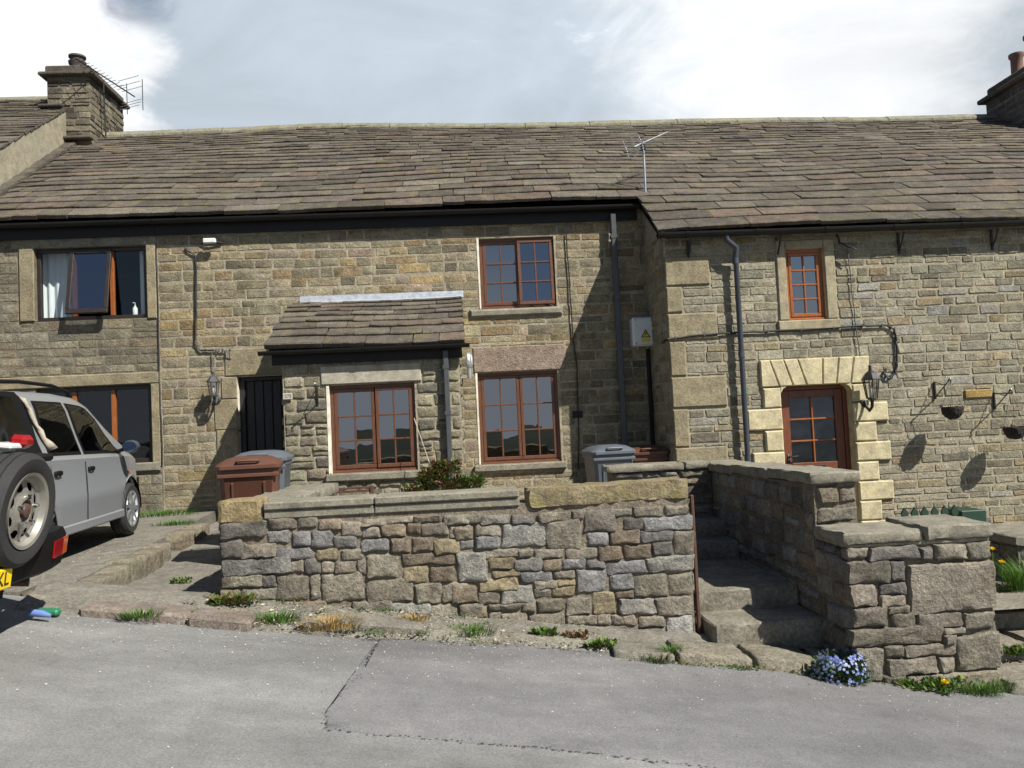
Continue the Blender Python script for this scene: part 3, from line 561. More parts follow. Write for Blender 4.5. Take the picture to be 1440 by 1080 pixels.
MB().box(4.40, 4.435, yd-.042, yd-.03, .85, 1.03, .004).tube([(4.418, yd-.035, .99), (4.418, yd-.085, .99), (4.53, yd-.088, .995)], .011).build('handle', 'black_iron', dr, smooth=60)
MB().box(4.66, 4.93, yd-.042, yd-.03, .80, .86, .005).build('letter_box', 'black_iron', dr)
MB().box(4.302, 4.335, yd-.075, yd-.051, 1.26, 1.36, .005).build('bell_push', 'white_paint', dr)
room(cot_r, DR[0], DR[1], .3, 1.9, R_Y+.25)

# ---- lean-to porch
P_Y = 10.9; fP = front(P_Y)
porch = thing('porch', 'lean-to stone porch with its own stone-slate roof and lead flashing', 'porch', (-1.15, P_Y, .5)); PW_ = (-1.71, -.6, 1.08, 2.225)
pw = shell(porch, 'wall', 'mortar', fP, -2.3, .0, .3, 2.62, [PW_], rmat='cream')
hol = [(PW_[0]-.02, PW_[1]+.02, .97, 2.25), (-1.81, -.5, 2.235, 2.485), (-1.79, -.47, .97, 1.085)]
st = coursed(fP, -2.295, -.005, .4, 2.6, hol, (.125, .165), (.17, .40), PAL_P, random.Random(15), proud=.016, joint=.018, j=.007, detail=.08, bumpy=.006, cmax=.014, skew=.02, wave=.004)
st += coursed(rightf(0), 10.91, 12.08, .4, 2.6, [], (.125, .165), (.2, .42), PAL_P, random.Random(16), proud=.02, joint=.024, bumpy=.008)
st += coursed(leftf(-2.3), -12.08, -10.91, .4, 2.6, [], (.125, .165), (.2, .42), PAL_P, random.Random(17), proud=.02, joint=.024, bumpy=.008); emit(pw, st, 'stone', 'stone')
for x in (0, -2.3): MB().add([(x, 10.9, .3), (x, 12.1, .3), (x, 12.1, 3.42), (x, 10.9, 2.68)], [(0, 1, 2, 3)]).build('side_wall', 'mortar', porch)
block(porch, fP, -1.805, -.51, 2.24, 2.48, -.2, .03, 'lintel', 'pale_lintel'); block(porch, fP, -1.785, -.475, .98, 1.075, -.2, .07, 'sill', 'coping')
block(porch, fP, PW_[0]-.04, PW_[0]-.002, PW_[2], PW_[3], -.1, .016, 'jamb_pointing', 'cream', bev=.004)
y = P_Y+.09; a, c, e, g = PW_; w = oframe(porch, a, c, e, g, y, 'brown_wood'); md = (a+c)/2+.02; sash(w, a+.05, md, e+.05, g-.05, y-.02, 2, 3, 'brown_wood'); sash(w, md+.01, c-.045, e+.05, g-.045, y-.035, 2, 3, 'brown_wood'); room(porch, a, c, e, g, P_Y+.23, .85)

# ------------------------------------------------------------------ roofs
def slate(fr, u0, v0, u1, v1, t, w0, col, r, und, ov=.07):
    n = max(2, int((u1-u0)/.11)); lowp = []
    for i in range(n+1):
        u = u0+(u1-u0)*i/n; e = r.uniform(-.012, .010) if 0 < i < n else r.uniform(-.004, .018); lowp.append((u, v0+e))
    sk = r.uniform(-.012, .012); tw = r.uniform(-.008, .008); V = []
    for i, (u, v) in enumerate(lowp):
        o_ = und(u, v)+tw*(2*i/n-1); V += [toW(fr, u, v, w0+o_-.02), toW(fr, u+.0, v-.002, w0+t*.75+o_), toW(fr, u, v+.012, w0+t+o_), toW(fr, u+sk, v1+ov, w0+.006+und(u, v1))]
    F = []
    for i in range(n): a = i*4; F += [(a+q, a+4+q, a+5+q, a+1+q) for q in range(3)]
    F += [(0, 1, 2, 3), (n*4+3, n*4+2, n*4+1, n*4)]
    return V, F, col
def roof_rows(fr, rows, u0f, u1f, r, und, lr=(.3, 1.0), t=.036):
    out = []
    for v0, v1 in rows:
        u = u0f(v0)
        u1 = u1f(v0); wv = r.uniform(0, 6)
        while u < u1-.01:
            l = r.uniform(*lr)*(.6+.4*min(1, (v1-v0)/.3))
            if u1-u-l < .2: l = u1-u
            q = .012*math.sin(u*1.3+wv)
            out.append(((u+l/2, v0, l*(v1-v0)), slate(fr, u+.004, v0+q, u+l-.004, v1+q, t*r.uniform(.75, 1.35), .0, vary(pick(PAL_S, r), r, .16, .03), r, und))); u += l
    return out
fRoof = FR((0, 11.75, 4.75), (1, 0, 0), (0, CS, SN), (0, -SN, CS)); VT = (15.8-11.75)/CS; V0 = (10.735-11.75)/CS
und = lambda u, v: .03*math.sin(u*.9+.4)*math.sin(v*.9+.3)+.022*math.sin(u*.37+v*.6)-.026*max(0, u-6.2)*max(0, v/4.85)**2-.05*math.exp(-((u-5)/2)**2)*max(0, v/4.85)**2
rows = []; v = .14; g = .31
while v < VT-.05: rows.append((v, min(v+g, VT))); v += g; g = max(.135, g*.955)
low_rows = [(V0+(.14-V0)*i/4, V0+(.14-V0)*(i+1)/4) for i in range(4)]
r = random.Random(21); sl = roof_rows(fRoof, rows, lambda v: -6.93, lambda v: 11.3, r, und)+roof_rows(fRoof, low_rows, lambda v: 2.70, lambda v: 11.3, r, und)
def deck(par, u0, u1, v0, name='roof'):
    k = MB(); nu = 14; nv = 8
    k.add([toW(fRoof, u0+(u1-u0)*i/nu, v0+(VT-v0)*j/nv, -.075+und(u0+(u1-u0)*i/nu, v0+(VT-v0)*j/nv)) for j in range(nv+1) for i in range(nu+1)], [(j*(nu+1)+i, j*(nu+1)+i+1, (j+1)*(nu+1)+i+1, (j+1)*(nu+1)+i) for j in range(nv) for i in range(nu)])
    B = [toW(fRoof, u0+(u1-u0)*i/nu, VT, -.075+und(u0+(u1-u0)*i/nu, VT)) for i in range(nu+1)]; k.add(B+[Vector((p.x, p.y+5.5, p.z-3.6)) for p in B], [(i, i+1, nu+2+i, nu+1+i) for i in range(nu)])
    return k.build(name, 'black_trim', par, smooth=30)
for par, a, c, v0 in ((cot_l, -6.93, -4.27, .16), (cot_m, -4.27, 2.72, .16), (cot_r, 2.72, 11.3, V0)):
    d = deck(par, a, c, v0); lst = [(q[2]*(1.3 if q[1] < 2 else 1), s) for q, s in sl if a <= q[0] < c]; emit(d, lst, 'slate', 'slate', smooth=20)
    x = a; rr = random.Random(int(a*10))
    while x < c-.05:
        l = min(rr.uniform(.5, .95), c-x); l = c-x if c-x-l < .25 else l; p = toW(fRoof, 0, VT, 0); o1, o2 = und(x, VT), und(x+l, VT); hj = rr.uniform(-.006, .008)
        prof = [(-.19, -.10), (-.185, -.055), (-.06, .045), (0, .06), (.06, .045), (.19, -.07), (.19, -.11)]
        MB().add([(x+.006, p.y+a_, p.z+b_+o1+hj) for a_, b_ in prof]+[(x+l-.006, p.y+a_, p.z+b_+o2+hj) for a_, b_ in prof], [(i, i+7, i+8, i+1) for i in range(6)]+[tuple(range(7)), tuple(range(13, 6, -1))]).build('ridge_tile', 'ridge', d, smooth=30); x += l
# verge of the right cottage roof
MB().add([(2.74, 10.74, 3.95), (2.74, 11.95, 4.74), (2.74, 11.95, 4.87), (2.74, 10.74, 4.07), (2.79, 10.74, 3.95), (2.79, 11.95, 4.74), (2.79, 11.95, 4.87), (2.79, 10.74, 4.07)], [(0, 1, 2, 3), (7, 6, 5, 4), (0, 3, 7, 4), (0, 4, 5, 1), (3, 2, 6, 7)]).build('bargeboard', 'black_trim', cot_r)
# porch roof
SP = .606; cp, sp = 1/math.hypot(1, SP), SP/math.hypot(1, SP); fPR = FR((0, 10.68, 2.69), (1, 0, 0), (0, cp, sp), (0, -sp, cp)); PT = 1.27/cp
rows = []; v = .06; g = .275
while v < PT-.02: rows.append((v, min(v+g, PT))); v += g; g *= .88
prf = MB().add([toW(fPR, u, v, -.05) for u, v in ((-2.44, .02), (.08, .02), (.08, PT), (-2.44, PT))], [(0, 1, 2, 3)]).build('roof', 'black_trim', porch)
emit(prf, [(q[2], s) for q, s in roof_rows(fPR, rows, lambda v: -2.5+.16*v/PT+random.Random(int(v*99)).uniform(-.03, .03), lambda v: .09+random.Random(int(v*77)).uniform(-.02, .02), random.Random(23), lambda u, v: .012*math.sin(u*2), lr=(.3, .8), t=.045)], 'slate', 'slate', smooth=20)
k = MB(); nx = 24
for i in range(nx+1):
    x = -2.26+2.36*i/nx; j = .004*math.sin(i*2.1); k.v += [(x, 12.062, 3.60), (x, 12.05+j, 3.52), (x, 11.9, 3.475+j)]; k.c += [k.k]*3
k.f = [(i*3+q, (i+1)*3+q, (i+1)*3+q+1, i*3+q+1) for i in range(nx) for q in (0, 1)]; k.build('flashing', 'lead', porch, smooth=30, label='pale lead flashing strip')

def gutter(par, x0, x1, y, z, rad, mat='black_plastic', dz=0., step=.95):
    n = 10; outer = [(rad*math.cos(math.pi+math.pi*i/n), rad*math.sin(math.pi+math.pi*i/n)) for i in range(n+1)]; inner = [(a*.88, c*.88) for a, c in outer][::-1]
    f = lambda a, c, d: (d, y+a, z+c+dz*(d-x0)/(x1-x0)); g_ = MB().prism(outer+inner, f, x0, x1).build('gutter', mat, par, smooth=35)
    x = x0+.4
    while x < x1: MB().prism([(a*1.12, c*1.12+.003) for a, c in outer]+[(a*1.01, c*1.01) for a, c in outer][::-1], f, x-.03, x+.03).build('gutter_clip', mat, g_, smooth=35); x += step
    return g_
gutter(cot_l, -9.0, -4.28, 11.935, 4.755, .06); gutter(cot_m, -4.27, 2.80, 11.935, 4.755, .06)
MB().box(-9, -4.275, 12.03, 12.06, 4.555, 4.76).build('fascia', 'black_plastic', cot_l); MB().box(-4.27, 2.72, 12.03, 12.06, 4.555, 4.76).build('fascia', 'black_plastic', cot_m)
gutter(cot_r, 2.70, 11.5, 10.775, 4.055, .068)
for x in (3.15, 4.38, 6.09, 7.42, 8.7): MB().box(x-.015, x+.015, R_Y-.025, R_Y-.002, 3.70, 3.98).tube([(x, R_Y-.02, 3.74), (x, R_Y-.10, 3.84), (x, R_Y-.17, 3.97)], .013, 6).build('gutter_bracket', 'black_iron', cot_r)
gutter(porch, -2.56, .14, 10.74, 2.69, .052); MB().box(-2.42, .04, 10.85, 10.872, 2.515, 2.71).build('fascia', 'black_plastic', porch)
# downpipes
def clips(k, pts, s): 
    for x, y, z in pts: k.box(x-s, x+s, y-s, y+s+.03, z-.025, z+.025)
k = MB().box(2.31, 2.39, 11.94, 12.02, .5, 4.64, .01); clips(k, [(2.35, 11.98, z) for z in (1.0, 2.2, 3.4, 4.3)], .046); k.build('downpipe', 'pipe_grey', cot_m)
k = MB().tube([(3.64, 10.775, 4.0), (3.64, 10.78, 3.94), (3.76, 10.78, 3.83), (3.765, 10.84, 3.72), (3.765, 10.845, -.1)], .036, 12); [k.lathe([(.043, -.04), (.043, .04)], (3.765, 10.845, z), 12) for z in (3.66, 2.4, 1.0)]; k.build('downpipe', 'pipe_blue', cot_r, smooth=50)
k = MB().box(-.215, -.145, 10.79, 10.86, .5, 2.62, .01); clips(k, [(-.18, 10.825, z) for z in (.9, 1.8, 2.4)], .04); k.build('downpipe', 'pipe_grey', porch)

# ---- far left house: roof, gable strip and chimney
fH = FR((0, 11.75, 5.42), (1, 0, 0), (0, CS, SN), (0, -SN, CS)); rows = []; v = -.1; g = .3; VH = (15.95-11.75)/CS
while v < VH-.05: rows.append((v, min(v+g, VH))); v += g; g = max(.14, g*.955)
hr = MB().add([toW(fH, u, v, -.06) for u, v in ((-13, -.1), (-6.98, -.1), (-6.98, VH), (-13, VH))]+[(-13, 21, 4.7), (-6.98, 21, 4.7)], [(0, 1, 2, 3), (3, 2, 5, 4)]).build('roof', 'black_trim', house)
emit(hr, [(q[2], s) for q, s in roof_rows(fH, rows, lambda v: -9.6, lambda v: -6.88, random.Random(29), lambda u, v: .01*math.sin(u*2))], 'slate', 'slate', smooth=20)
p = toW(fH, 0, VH, 0)
for x in (-9.4, -8.7, -8.0): MB().prism([(-.18, -.1), (-.17, -.05), (0, .06), (.17, -.05), (.18, -.1)], lambda a, c, d: (d, p.y+a, p.z+c), x, x+.69).build('ridge_tile', 'ridge', hr, smooth=30)
a0, a1 = toW(fH, 0, -.3, -.03), toW(fH, 0, VH, -.03)
MB().add([(-6.90, a0.y, a0.z-.9), (-6.90, a1.y, a1.z-.95), (-6.90, a1.y, a1.z), (-6.90, a0.y, a0.z), (-6.98, a0.y, a0.z-.9), (-6.98, a1.y, a1.z-.95), (-6.98, a1.y, a1.z), (-6.98, a0.y, a0.z)], [(0, 1, 2, 3), (4, 7, 6, 5), (0, 3, 7, 4), (3, 2, 6, 7)]).build('gable', 'render', house, label='beige rendered gable strip above the next roof')
sk = random.Random(8); v = 0.05
while v < 4.5:
    P = [toW(fRoof, -6.90, v, .05), toW(fRoof, -6.72, v-.01, .075), toW(fRoof, -6.70, v+.42, .06), toW(fRoof, -6.90, v+.42, .07)]; MB().add(P+[q-Vector((0, 0, .05)) for q in P], [(0, 1, 2, 3), (0, 4, 5, 1), (1, 5, 6, 2)], (.08, .07, .06)).build('flashing_slate', 'slate', hr); v += .4
shell(house, 'wall', 'mortar_dark', front(F_Y-.004), -13, -6.95, .2, 5.35, [])
ch = MB().box(-7.22, -6.48, 15.18, 16.68, 7.0, 8.36).build('chimney', 'mortar_dark', house)
cs_ = coursed(front(15.18), -7.22, -6.46, 7.15, 8.27, [(-7.3, -6.93, 7, 7.72)], (.10, .14), (.18, .34), PAL_C, random.Random(33), proud=.012, joint=.02)
cs_ += coursed(rightf(-6.48), 15.16, 16.68, 7.15, 8.27, [], (.10, .14), (.2, .42), PAL_C[2:]+PAL_C[:1], random.Random(34), proud=.012, joint=.02); emit(ch, cs_, 'stone', 'chimney_stone')
MB().box(-7.34, -6.37, 15.07, 16.79, 8.28, 8.35, .02).build('cornice', 'chimney_stone_d', ch); MB().box(-7.25, -6.46, 15.16, 16.7, 8.352, 8.49, .02).build('cap', 'chimney_stone_d', ch); MB().box(-7.36, -6.94, 15.08, 15.5, 7.70, 7.76, .02).build('drip_ledge', 'chimney_stone_d', ch)
MB().box(-7.0, -6.42, 15.04, 15.2, 7.09, 7.15, .02).build('drip_ledge', 'chimney_stone_d', ch); MB().box(-7.2, -6.93, 15.16, 15.5, 7.3, 7.70).build('render_base', 'render', ch)
MB().lathe([(.13, 0), (.12, .1), (.15, .16), (.155, .2), (.12, .21), (.12, .26), (.15, .28), (.15, .31)], (-6.82, 15.5, 8.49), 20).build('chimney_pot', 'pot_dark', ch, smooth=40)
# right chimney
cr = MB().box(10.92, 11.9, 14.75, 15.95, 6.6, 7.74).build('chimney', 'mortar_dark', cot_r)
cs_ = coursed(leftf(10.92), -15.95, -14.75, 6.7, 7.66, [], (.11, .15), (.25, .5), [(1, (.08, .07, .065)), (1, (.10, .09, .08))], random.Random(35), joint=.02)+coursed(front(14.75), 10.92, 11.9, 6.6, 7.66, [], (.11, .15), (.25, .5), [(1, (.08, .07, .065)), (1, (.10, .09, .08))], random.Random(36), joint=.02); emit(cr, cs_, 'stone', 'chimney_stone')
MB().box(10.80, 12.0, 14.63, 16.07, 7.67, 7.76, .02).build('cornice', 'chimney_stone_d', cr); MB().box(10.93, 11.88, 14.76, 15.94, 7.762, 7.95, .04).build('cap', 'chimney_stone_d', cr)
for y, h in ((15.55, .55), (15.1, .72)): MB().lathe([(.14, 0), (.115, .05), (.11, h-.1), (.14, h-.06), (.14, h)], (11.35, y, 7.95), 18).build('chimney_pot', 'pot_clay', cr, smooth=40)

# ------------------------------------------------------------------ garden walls and steps
YW="""-1907,835,-1554,958,d -1539,880,-1328,963,t -1321,890,-1163,966,t -1157,860,-979,936,b -980,801,-822,912,t -813,876,-633,921,t -818,787,-684,870,t -670,784,-479,881,b -472,781,-358,872,b -632,889,-431,928,t -410,874,-215,923,b -351,773,-156,863,t -180,853,22,917,t -129,735,18,839,t -1543,785,-1379,868,g -1366,748,-1218,865,g -1213,725,-1045,852,g -1039,709,-867,805,g -840,681,-619,778,g -599,647,-460,760,b -432,646,-272,764,b -252,626,-64,733,o -1905,689,-1749,819,d -1743,672,-1475,786,t -1468,651,-1199,733,g -1186,630,-1022,710,o -994,616,-809,699,t -1909,552,-1387,665,l -1380,551,-1280,640,t -1271,530,-1148,639,d -1139,530,-1046,619,t -1039,522,-874,611,t -870,502,-793,612,t -782,461,-550,651,t -527,552,-110,631,b -518,419,-324,547,o -310,403,-129,528,b -1912,460,-1615,542,t -1601,447,-1499,536,d -1487,348,-1236,532,t -1229,344,-1154,519,t -1144,304,-825,512,t -785,282,-447,449,t -420,253,-219,402,t -212,258,4,392,t -1915,359,-1780,445,o -1767,354,-1496,442,t -1898,273,-1723,347,t -1715,281,-1495,344,t -1489,263,-1363,337,t -1356,254,-1125,313,b -1113,191,-942,266,t -928,175,-618,285,t -612,157,-322,257,l -315,131,-104,237,t -96,128,102,223,t -1535,208,-1304,251,t -1291,188,-1127,241,t -951,119,-760,171,t -753,108,-608,163,t -609,82,-388,151,t -381,57,-264,134,t -258,26,-15,109,t -1920,204,-1711,266,t -1704,199,-1542,272,t -146,851,92,913,t 113,837,338,900,l 353,821,550,895,d 565,825,828,900,t 836,844,928,910,t 933,736,1175,895,d 1186,848,1322,890,t 1246,731,1418,824,d 1330,828,1567,898,t 1582,829,1780,896,t 1425,716,1800,814,g -101,726,60,830,b 75,750,274,831,t -56,651,48,715,g 56,639,260,744,g 280,634,607,816,l 622,616,913,832,t 947,625,1121,727,g 1133,620,1355,730,b 1376,627,1638,704,g 1647,508,1805,702,t 1471,517,1632,616,d 136,575,389,633,t 396,563,509,619,t 523,548,756,609,t 778,534,1012,614,t 1026,500,1226,615,b 1241,501,1463,603,b -99,397,146,625,l 161,480,350,566,o 357,456,575,551,g 582,449,724,538,b 745,446,934,528,g 939,450,1072,504,g 1092,392,1399,490,g 1422,381,1793,504,l 192,422,399,467,o 70,315,385,415,o 406,360,662,442,g 677,384,830,430,t 511,307,690,365,t 700,324,827,378,o 837,251,1086,438,g 1107,260,1299,380,g 1310,207,1577,372,t 1592,193,1786,357,t -143,237,52,380,b 65,216,235,306,t 248,208,501,350,l 515,236,641,300,t 649,235,826,315,o 1158,199,1294,248,b -94,112,140,195,o 148,157,397,204,t 404,135,510,210,t 517,123,743,223,t 753,93,959,224,t 970,87,1151,251,o 1189,68,1467,182,l 1475,42,1776,183,t 149,95,237,151,t 241,30,449,130,t 455,11,758,109,t 761,12,992,81,t 999,3,1101,75,t 1109,-15,1297,64,t 1325,-39,1532,40,t 1539,-154,1752,26,w 55,-13,306,89,t -126,12,44,96,t 318,-51,578,17,t 584,-72,753,0,t 765,-89,902,0,t 912,-114,1306,-13,t 1320,-140,1531,-52,t"""
PW="""2730,535,2887,610,t 2895,512,3266,598,d 3274,494,3375,574,d 3387,483,3618,597,t 3628,468,3806,597,t 2729,347,3023,513,t 3032,350,3153,501,d 3169,120,3810,468,t 2733,197,2925,334,t 2943,260,3147,339,d 2941,180,3130,253,t 2735,48,2996,177,t 3012,122,3159,167,t 3017,19,3206,112,t 3214,0,3553,104,t 3562,-36,3807,91,t 2721,-98,3399,18,t 3408,-46,3571,-12,t 3409,-120,3492,-52,t 3495,-320,3813,-61,t 2730,-361,2935,-102,t 2952,-189,3099,-107,t 3115,-193,3481,-120,t 2963,-312,3352,-203,t 3364,-317,3474,-212,t 2948,-381,3100,-314,t 3109,-392,3269,-329,t 3275,-498,3816,-328,t"""
def traced(fr, S, r, proud, mat, parent, rough=.4):
    for q in S.split():
        a, c, d, e, k = q.split(','); a, c, d, e = [float(t)/1000 for t in (a, c, d, e)]
        P = rect_poly(a-.010, c-.009, d+.010, e+.009, r, min(.012, (e-c)*.1), .2, .05, skew=.07, cmax=.02)
        MB().add(*stone(fr, P, proud*r.uniform(.7, 1.4), vary(PAL_RUB[k], r, .2, .025), r, back=.05, inset=.015, rough=rough, bumpy=.013)).build('stone', mat, parent, 48)
YF = 6.6
yw = thing('yard_wall', 'low rubble stone wall in front of the porch, with concrete and lichened coping', 'wall', (-.05, YF+.18, 0))
core = MB().add([(x, y, z) for x in (-1.90, -1.6, -1, 0, 1, 1.78) for y, z in ((YF, road_z(x)-.15), (YF, .985), (YF+.34, .985), (YF+.34, road_z(x)-.15))], [(i*4+q, i*4+4+q, i*4+4+(q+1) % 4, i*4+(q+1) % 4) for i in range(5) for q in range(4)]+[(0, 1, 2, 3), (23, 22, 21, 20)]).build('mortar_core', 'mortar_yard', yw)
traced(front(YF), YW, random.Random(41), .02, 'rubble', yw)
# left return of the wall towards the porch, stones on its outer face, inner face and end
MB().box(-1.895, -1.55, YF+.345, 9.4, .2, .985).build('mortar_core', 'mortar_yard', yw)
rl = coursed(leftf(-1.90), -9.4, -YF, .2, .98, [], (.09, .2), (.16, .42), PAL_RW, random.Random(42), proud=.024, joint=.02, j=.012, bumpy=.012, skew=.08, cmax=.02, detail=.07)+coursed(rightf(1.78), YF+.01, YF+.33, -.2, .95, [], (.1, .2), (.2, .34), PAL_RW, random.Random(43), proud=.024, joint=.02, j=.012, bumpy=.012, skew=.08, cmax=.02, detail=.07)
emit(yw, rl, 'stone', 'rubble', smooth=48)
def cstone(par, x0, x1, y0, y1, z0, z1, name, mat, seed, j=.02, tz=0., col=None):
    r = random.Random(seed); P = rect_poly(x0, y0, x1, y1, r, j, .12, .06); n = len(P); V = []
    cu, cv = (x0+x1)/2, (y0+y1)/2
    for lv, (zz, ins) in enumerate(((z0, .008), (z0+.012, 0), ((z0+z1)/2, -.003), (z1-.012, 0), (z1, .012))):
        for a, c in P:
            l = math.hypot(a-cu, c-cv); q = ins/l; V.append((a+(cu-a)*q+r.uniform(-j, j)*.25, c+(cv-c)*q+r.uniform(-j, j)*.25, zz+j*.5*mnoise.noise(Vector((a*8, c*8, lv+seed)))+tz*(a-cu)))
    V.append((cu, cv, z1)); F = [(k*n+i, k*n+(i+1) % n, (k+1)*n+(i+1) % n, (k+1)*n+i) for k in range(4) for i in range(n)]+[(4*n+i, 4*n+(i+1) % n, 5*n) for i in range(n)]
    return MB().add(V, F, col).build(name, mat, par, smooth=35)
cstone(yw, -1.925, -1.585, YF-.035, YF+.30, .955, 1.125, 'coping_stone', 'coping_ochre', 51)
for i, (a, c) in enumerate(((-1.57, -.72), (-.715, .425))):
    MB().box(a, c, YF-.02, YF+.30, .968, 1.035, .008).build('coping', 'coping', yw); MB().box(a, c, YF-.04, YF+.31, 1.036, 1.10, .012).build('coping', 'coping', yw)
cstone(yw, .475, 1.79, YF-.03, YF+.33, .955, 1.10, 'coping_stone', 'lichen_stone', 52, .03, tz=.012)
for i, (a, c) in enumerate(((6.92, 7.5), (7.51, 8.2), (8.21, 9.42))): cstone(yw, -1.96+.02*i, -1.46+.03*i, a, c, .955, 1.08-.012*i, 'coping_stone', 'coping', 53+i, .025)
MB().box(1.80, 1.828, YF-.01, YF+.03, -.22, .98, .006).build('gate_post', 'rust', None, label='thin rusty iron gate post at the right end of the yard wall', cat='post')
# low cross wall between yard and steps
cw = thing('cross_wall', 'short low stone wall with flat coping in front of the two right-hand bins', 'wall', (2.1, 9.2, .4))
MB().box(1.62, 2.73, 9.1, 9.4, .3, 1.03).build('mortar_core', 'mortar_dark', cw); emit(cw, coursed(front(9.1), 1.62, 2.73, .4, 1.03, [], (.07, .15), (.16, .4), PAL_RW, random.Random(44), proud=.024, joint=.02, j=.012, bumpy=.012, skew=.08, cmax=.02, detail=.07), 'stone', 'rubble')
for a, c in ((1.56, 2.42), (2.43, 2.74)): cstone(cw, a, c, 9.03, 9.46, 1.03, 1.10, 'coping_stone', 'coping', int(a*50), .015)
# flank wall beside the steps ending in the square pier by the road
fwl = thing('flank_wall', 'stone wall rising beside the steps and stepping down to a broad square pier at the road', 'wall', (3.0, 7.5, 0))
MB().add([(2.74, 6.42, -.6), (3.08, 6.42, -.6), (3.08, 9.45, -.6), (2.74, 9.45, -.6), (2.74, 6.42, 1.03), (3.08, 6.42, 1.03), (3.08, 9.45, .99), (2.74, 9.45, .99)], [(0, 1, 5, 4), (1, 2, 6, 5), (2, 3, 7, 6), (3, 0, 4, 7), (4, 5, 6, 7)]).build('mortar_core', 'mortar_dark', fwl)
MB().box(2.745, 3.80, 5.90, 6.44, -.75, .62).build('mortar_core', 'mortar_dark', fwl)
traced(front(5.90), PW, random.Random(45), .034, 'rubble', fwl, .3)
fl = coursed(leftf(2.745), -9.45, -6.44, -.3, 1.0, [], (.09, .2), (.16, .42), PAL_RW, random.Random(46), proud=.024, joint=.02, j=.012, bumpy=.012, skew=.08, cmax=.02, detail=.07)+coursed(leftf(2.745), -6.44, -5.91, -.5, .62, [], (.09, .2), (.16, .35), PAL_RW, random.Random(47), proud=.024, joint=.02, j=.012, bumpy=.012, skew=.08, cmax=.02, detail=.07)
fl += coursed(front(6.42), 2.75, 3.08, .72, 1.03, [], (.12, .17), (.2, .33), PAL_RW, random.Random(48), proud=.024, joint=.02, j=.012, bumpy=.012, skew=.08, cmax=.02, detail=.07)+coursed(rightf(3.80), 5.91, 6.43, -.7, .62, [], (.1, .22), (.2, .4), PAL_RW, random.Random(49), proud=.024, joint=.02, j=.012, bumpy=.012, skew=.08, cmax=.02, detail=.07)
emit(fwl, fl, 'stone', 'rubble')
for i, (a, c, z) in enumerate(((6.36, 7.3, 1.035), (7.31, 8.3, 1.02), (8.31, 9.5, 1.0))): cstone(fwl, 2.69, 3.12, a, c, z, z+.085, 'coping_stone', 'coping', 60+i, .015)
MB().box(2.735, 3.805, 5.885, 6.43, .60, .635, .01).build('mortar_bed', 'mortar', fwl)
cstone(fwl, 2.70, 3.30, 5.85, 6.40, .635, .715, 'coping_stone', 'coping', 70, .018); cstone(fwl, 3.315, 3.83, 5.85, 6.47, .635, .735, 'coping_stone', 'coping', 71, .018)
# steps up to the yard
steps = thing('steps', 'worn stone steps climbing between the yard wall and the shaded flank wall', 'steps', (2.25, 6.9, -.2))
for i, (y0, y1, z) in enumerate(((6.34, 6.85, .0), (6.80, 8.32, .165), (8.27, 8.7, .33), (8.65, 9.1, .50))): cstone(steps, 1.85, 2.745, y0, y1, z-.22, z, 'step', 'paving', 80+i, .012)
# neighbour's steps and wall at the right edge
ns = thing('steps', 'broad flagstone steps right of the pier at the right picture edge', 'steps', (4.6, 6.6, -.4))
for i, (a, c, y0, y1, z) in enumerate(((3.86, 5.4, 5.86, 6.36, -.41), (3.84, 4.35, 6.30, 6.75, -.285), (4.36, 5.4, 6.32, 6.75, -.27), (3.83, 5.4, 6.7, 7.4, -.14), (3.83, 5.4, 7.35, 8.2, -.045))): cstone(ns, a, c, y0, y1, z-.2, z, 'flagstone', 'paving', 90+i, .02)
nw = thing('garden_wall', 'low stone wall at the right edge behind the grass tuft', 'wall', (6, 7.5, -.2)); MB().box(5.0, 7.5, 7.33, 7.76, -.4, .30).build('mortar_core', 'mortar_dark', nw)
emit(nw, coursed(front(7.33), 5.0, 7.5, -.3, .3, [], (.1, .18), (.2, .4), PAL_RW, random.Random(57), proud=.024, joint=.02, j=.012, bumpy=.012, skew=.08, cmax=.02, detail=.07)+coursed(leftf(5.0), -7.76, -7.34, -.3, .3, [], (.1, .18), (.2, .4), PAL_RW, random.Random(58), proud=.024, joint=.02, j=.012, bumpy=.012, skew=.08, cmax=.02, detail=.07), 'stone', 'rubble')
for a, c in ((4.95, 5.8), (5.81, 7.55)): cstone(nw, a, c, 7.28, 7.81, .30, .38, 'coping_stone', 'coping', int(a*9), .02)

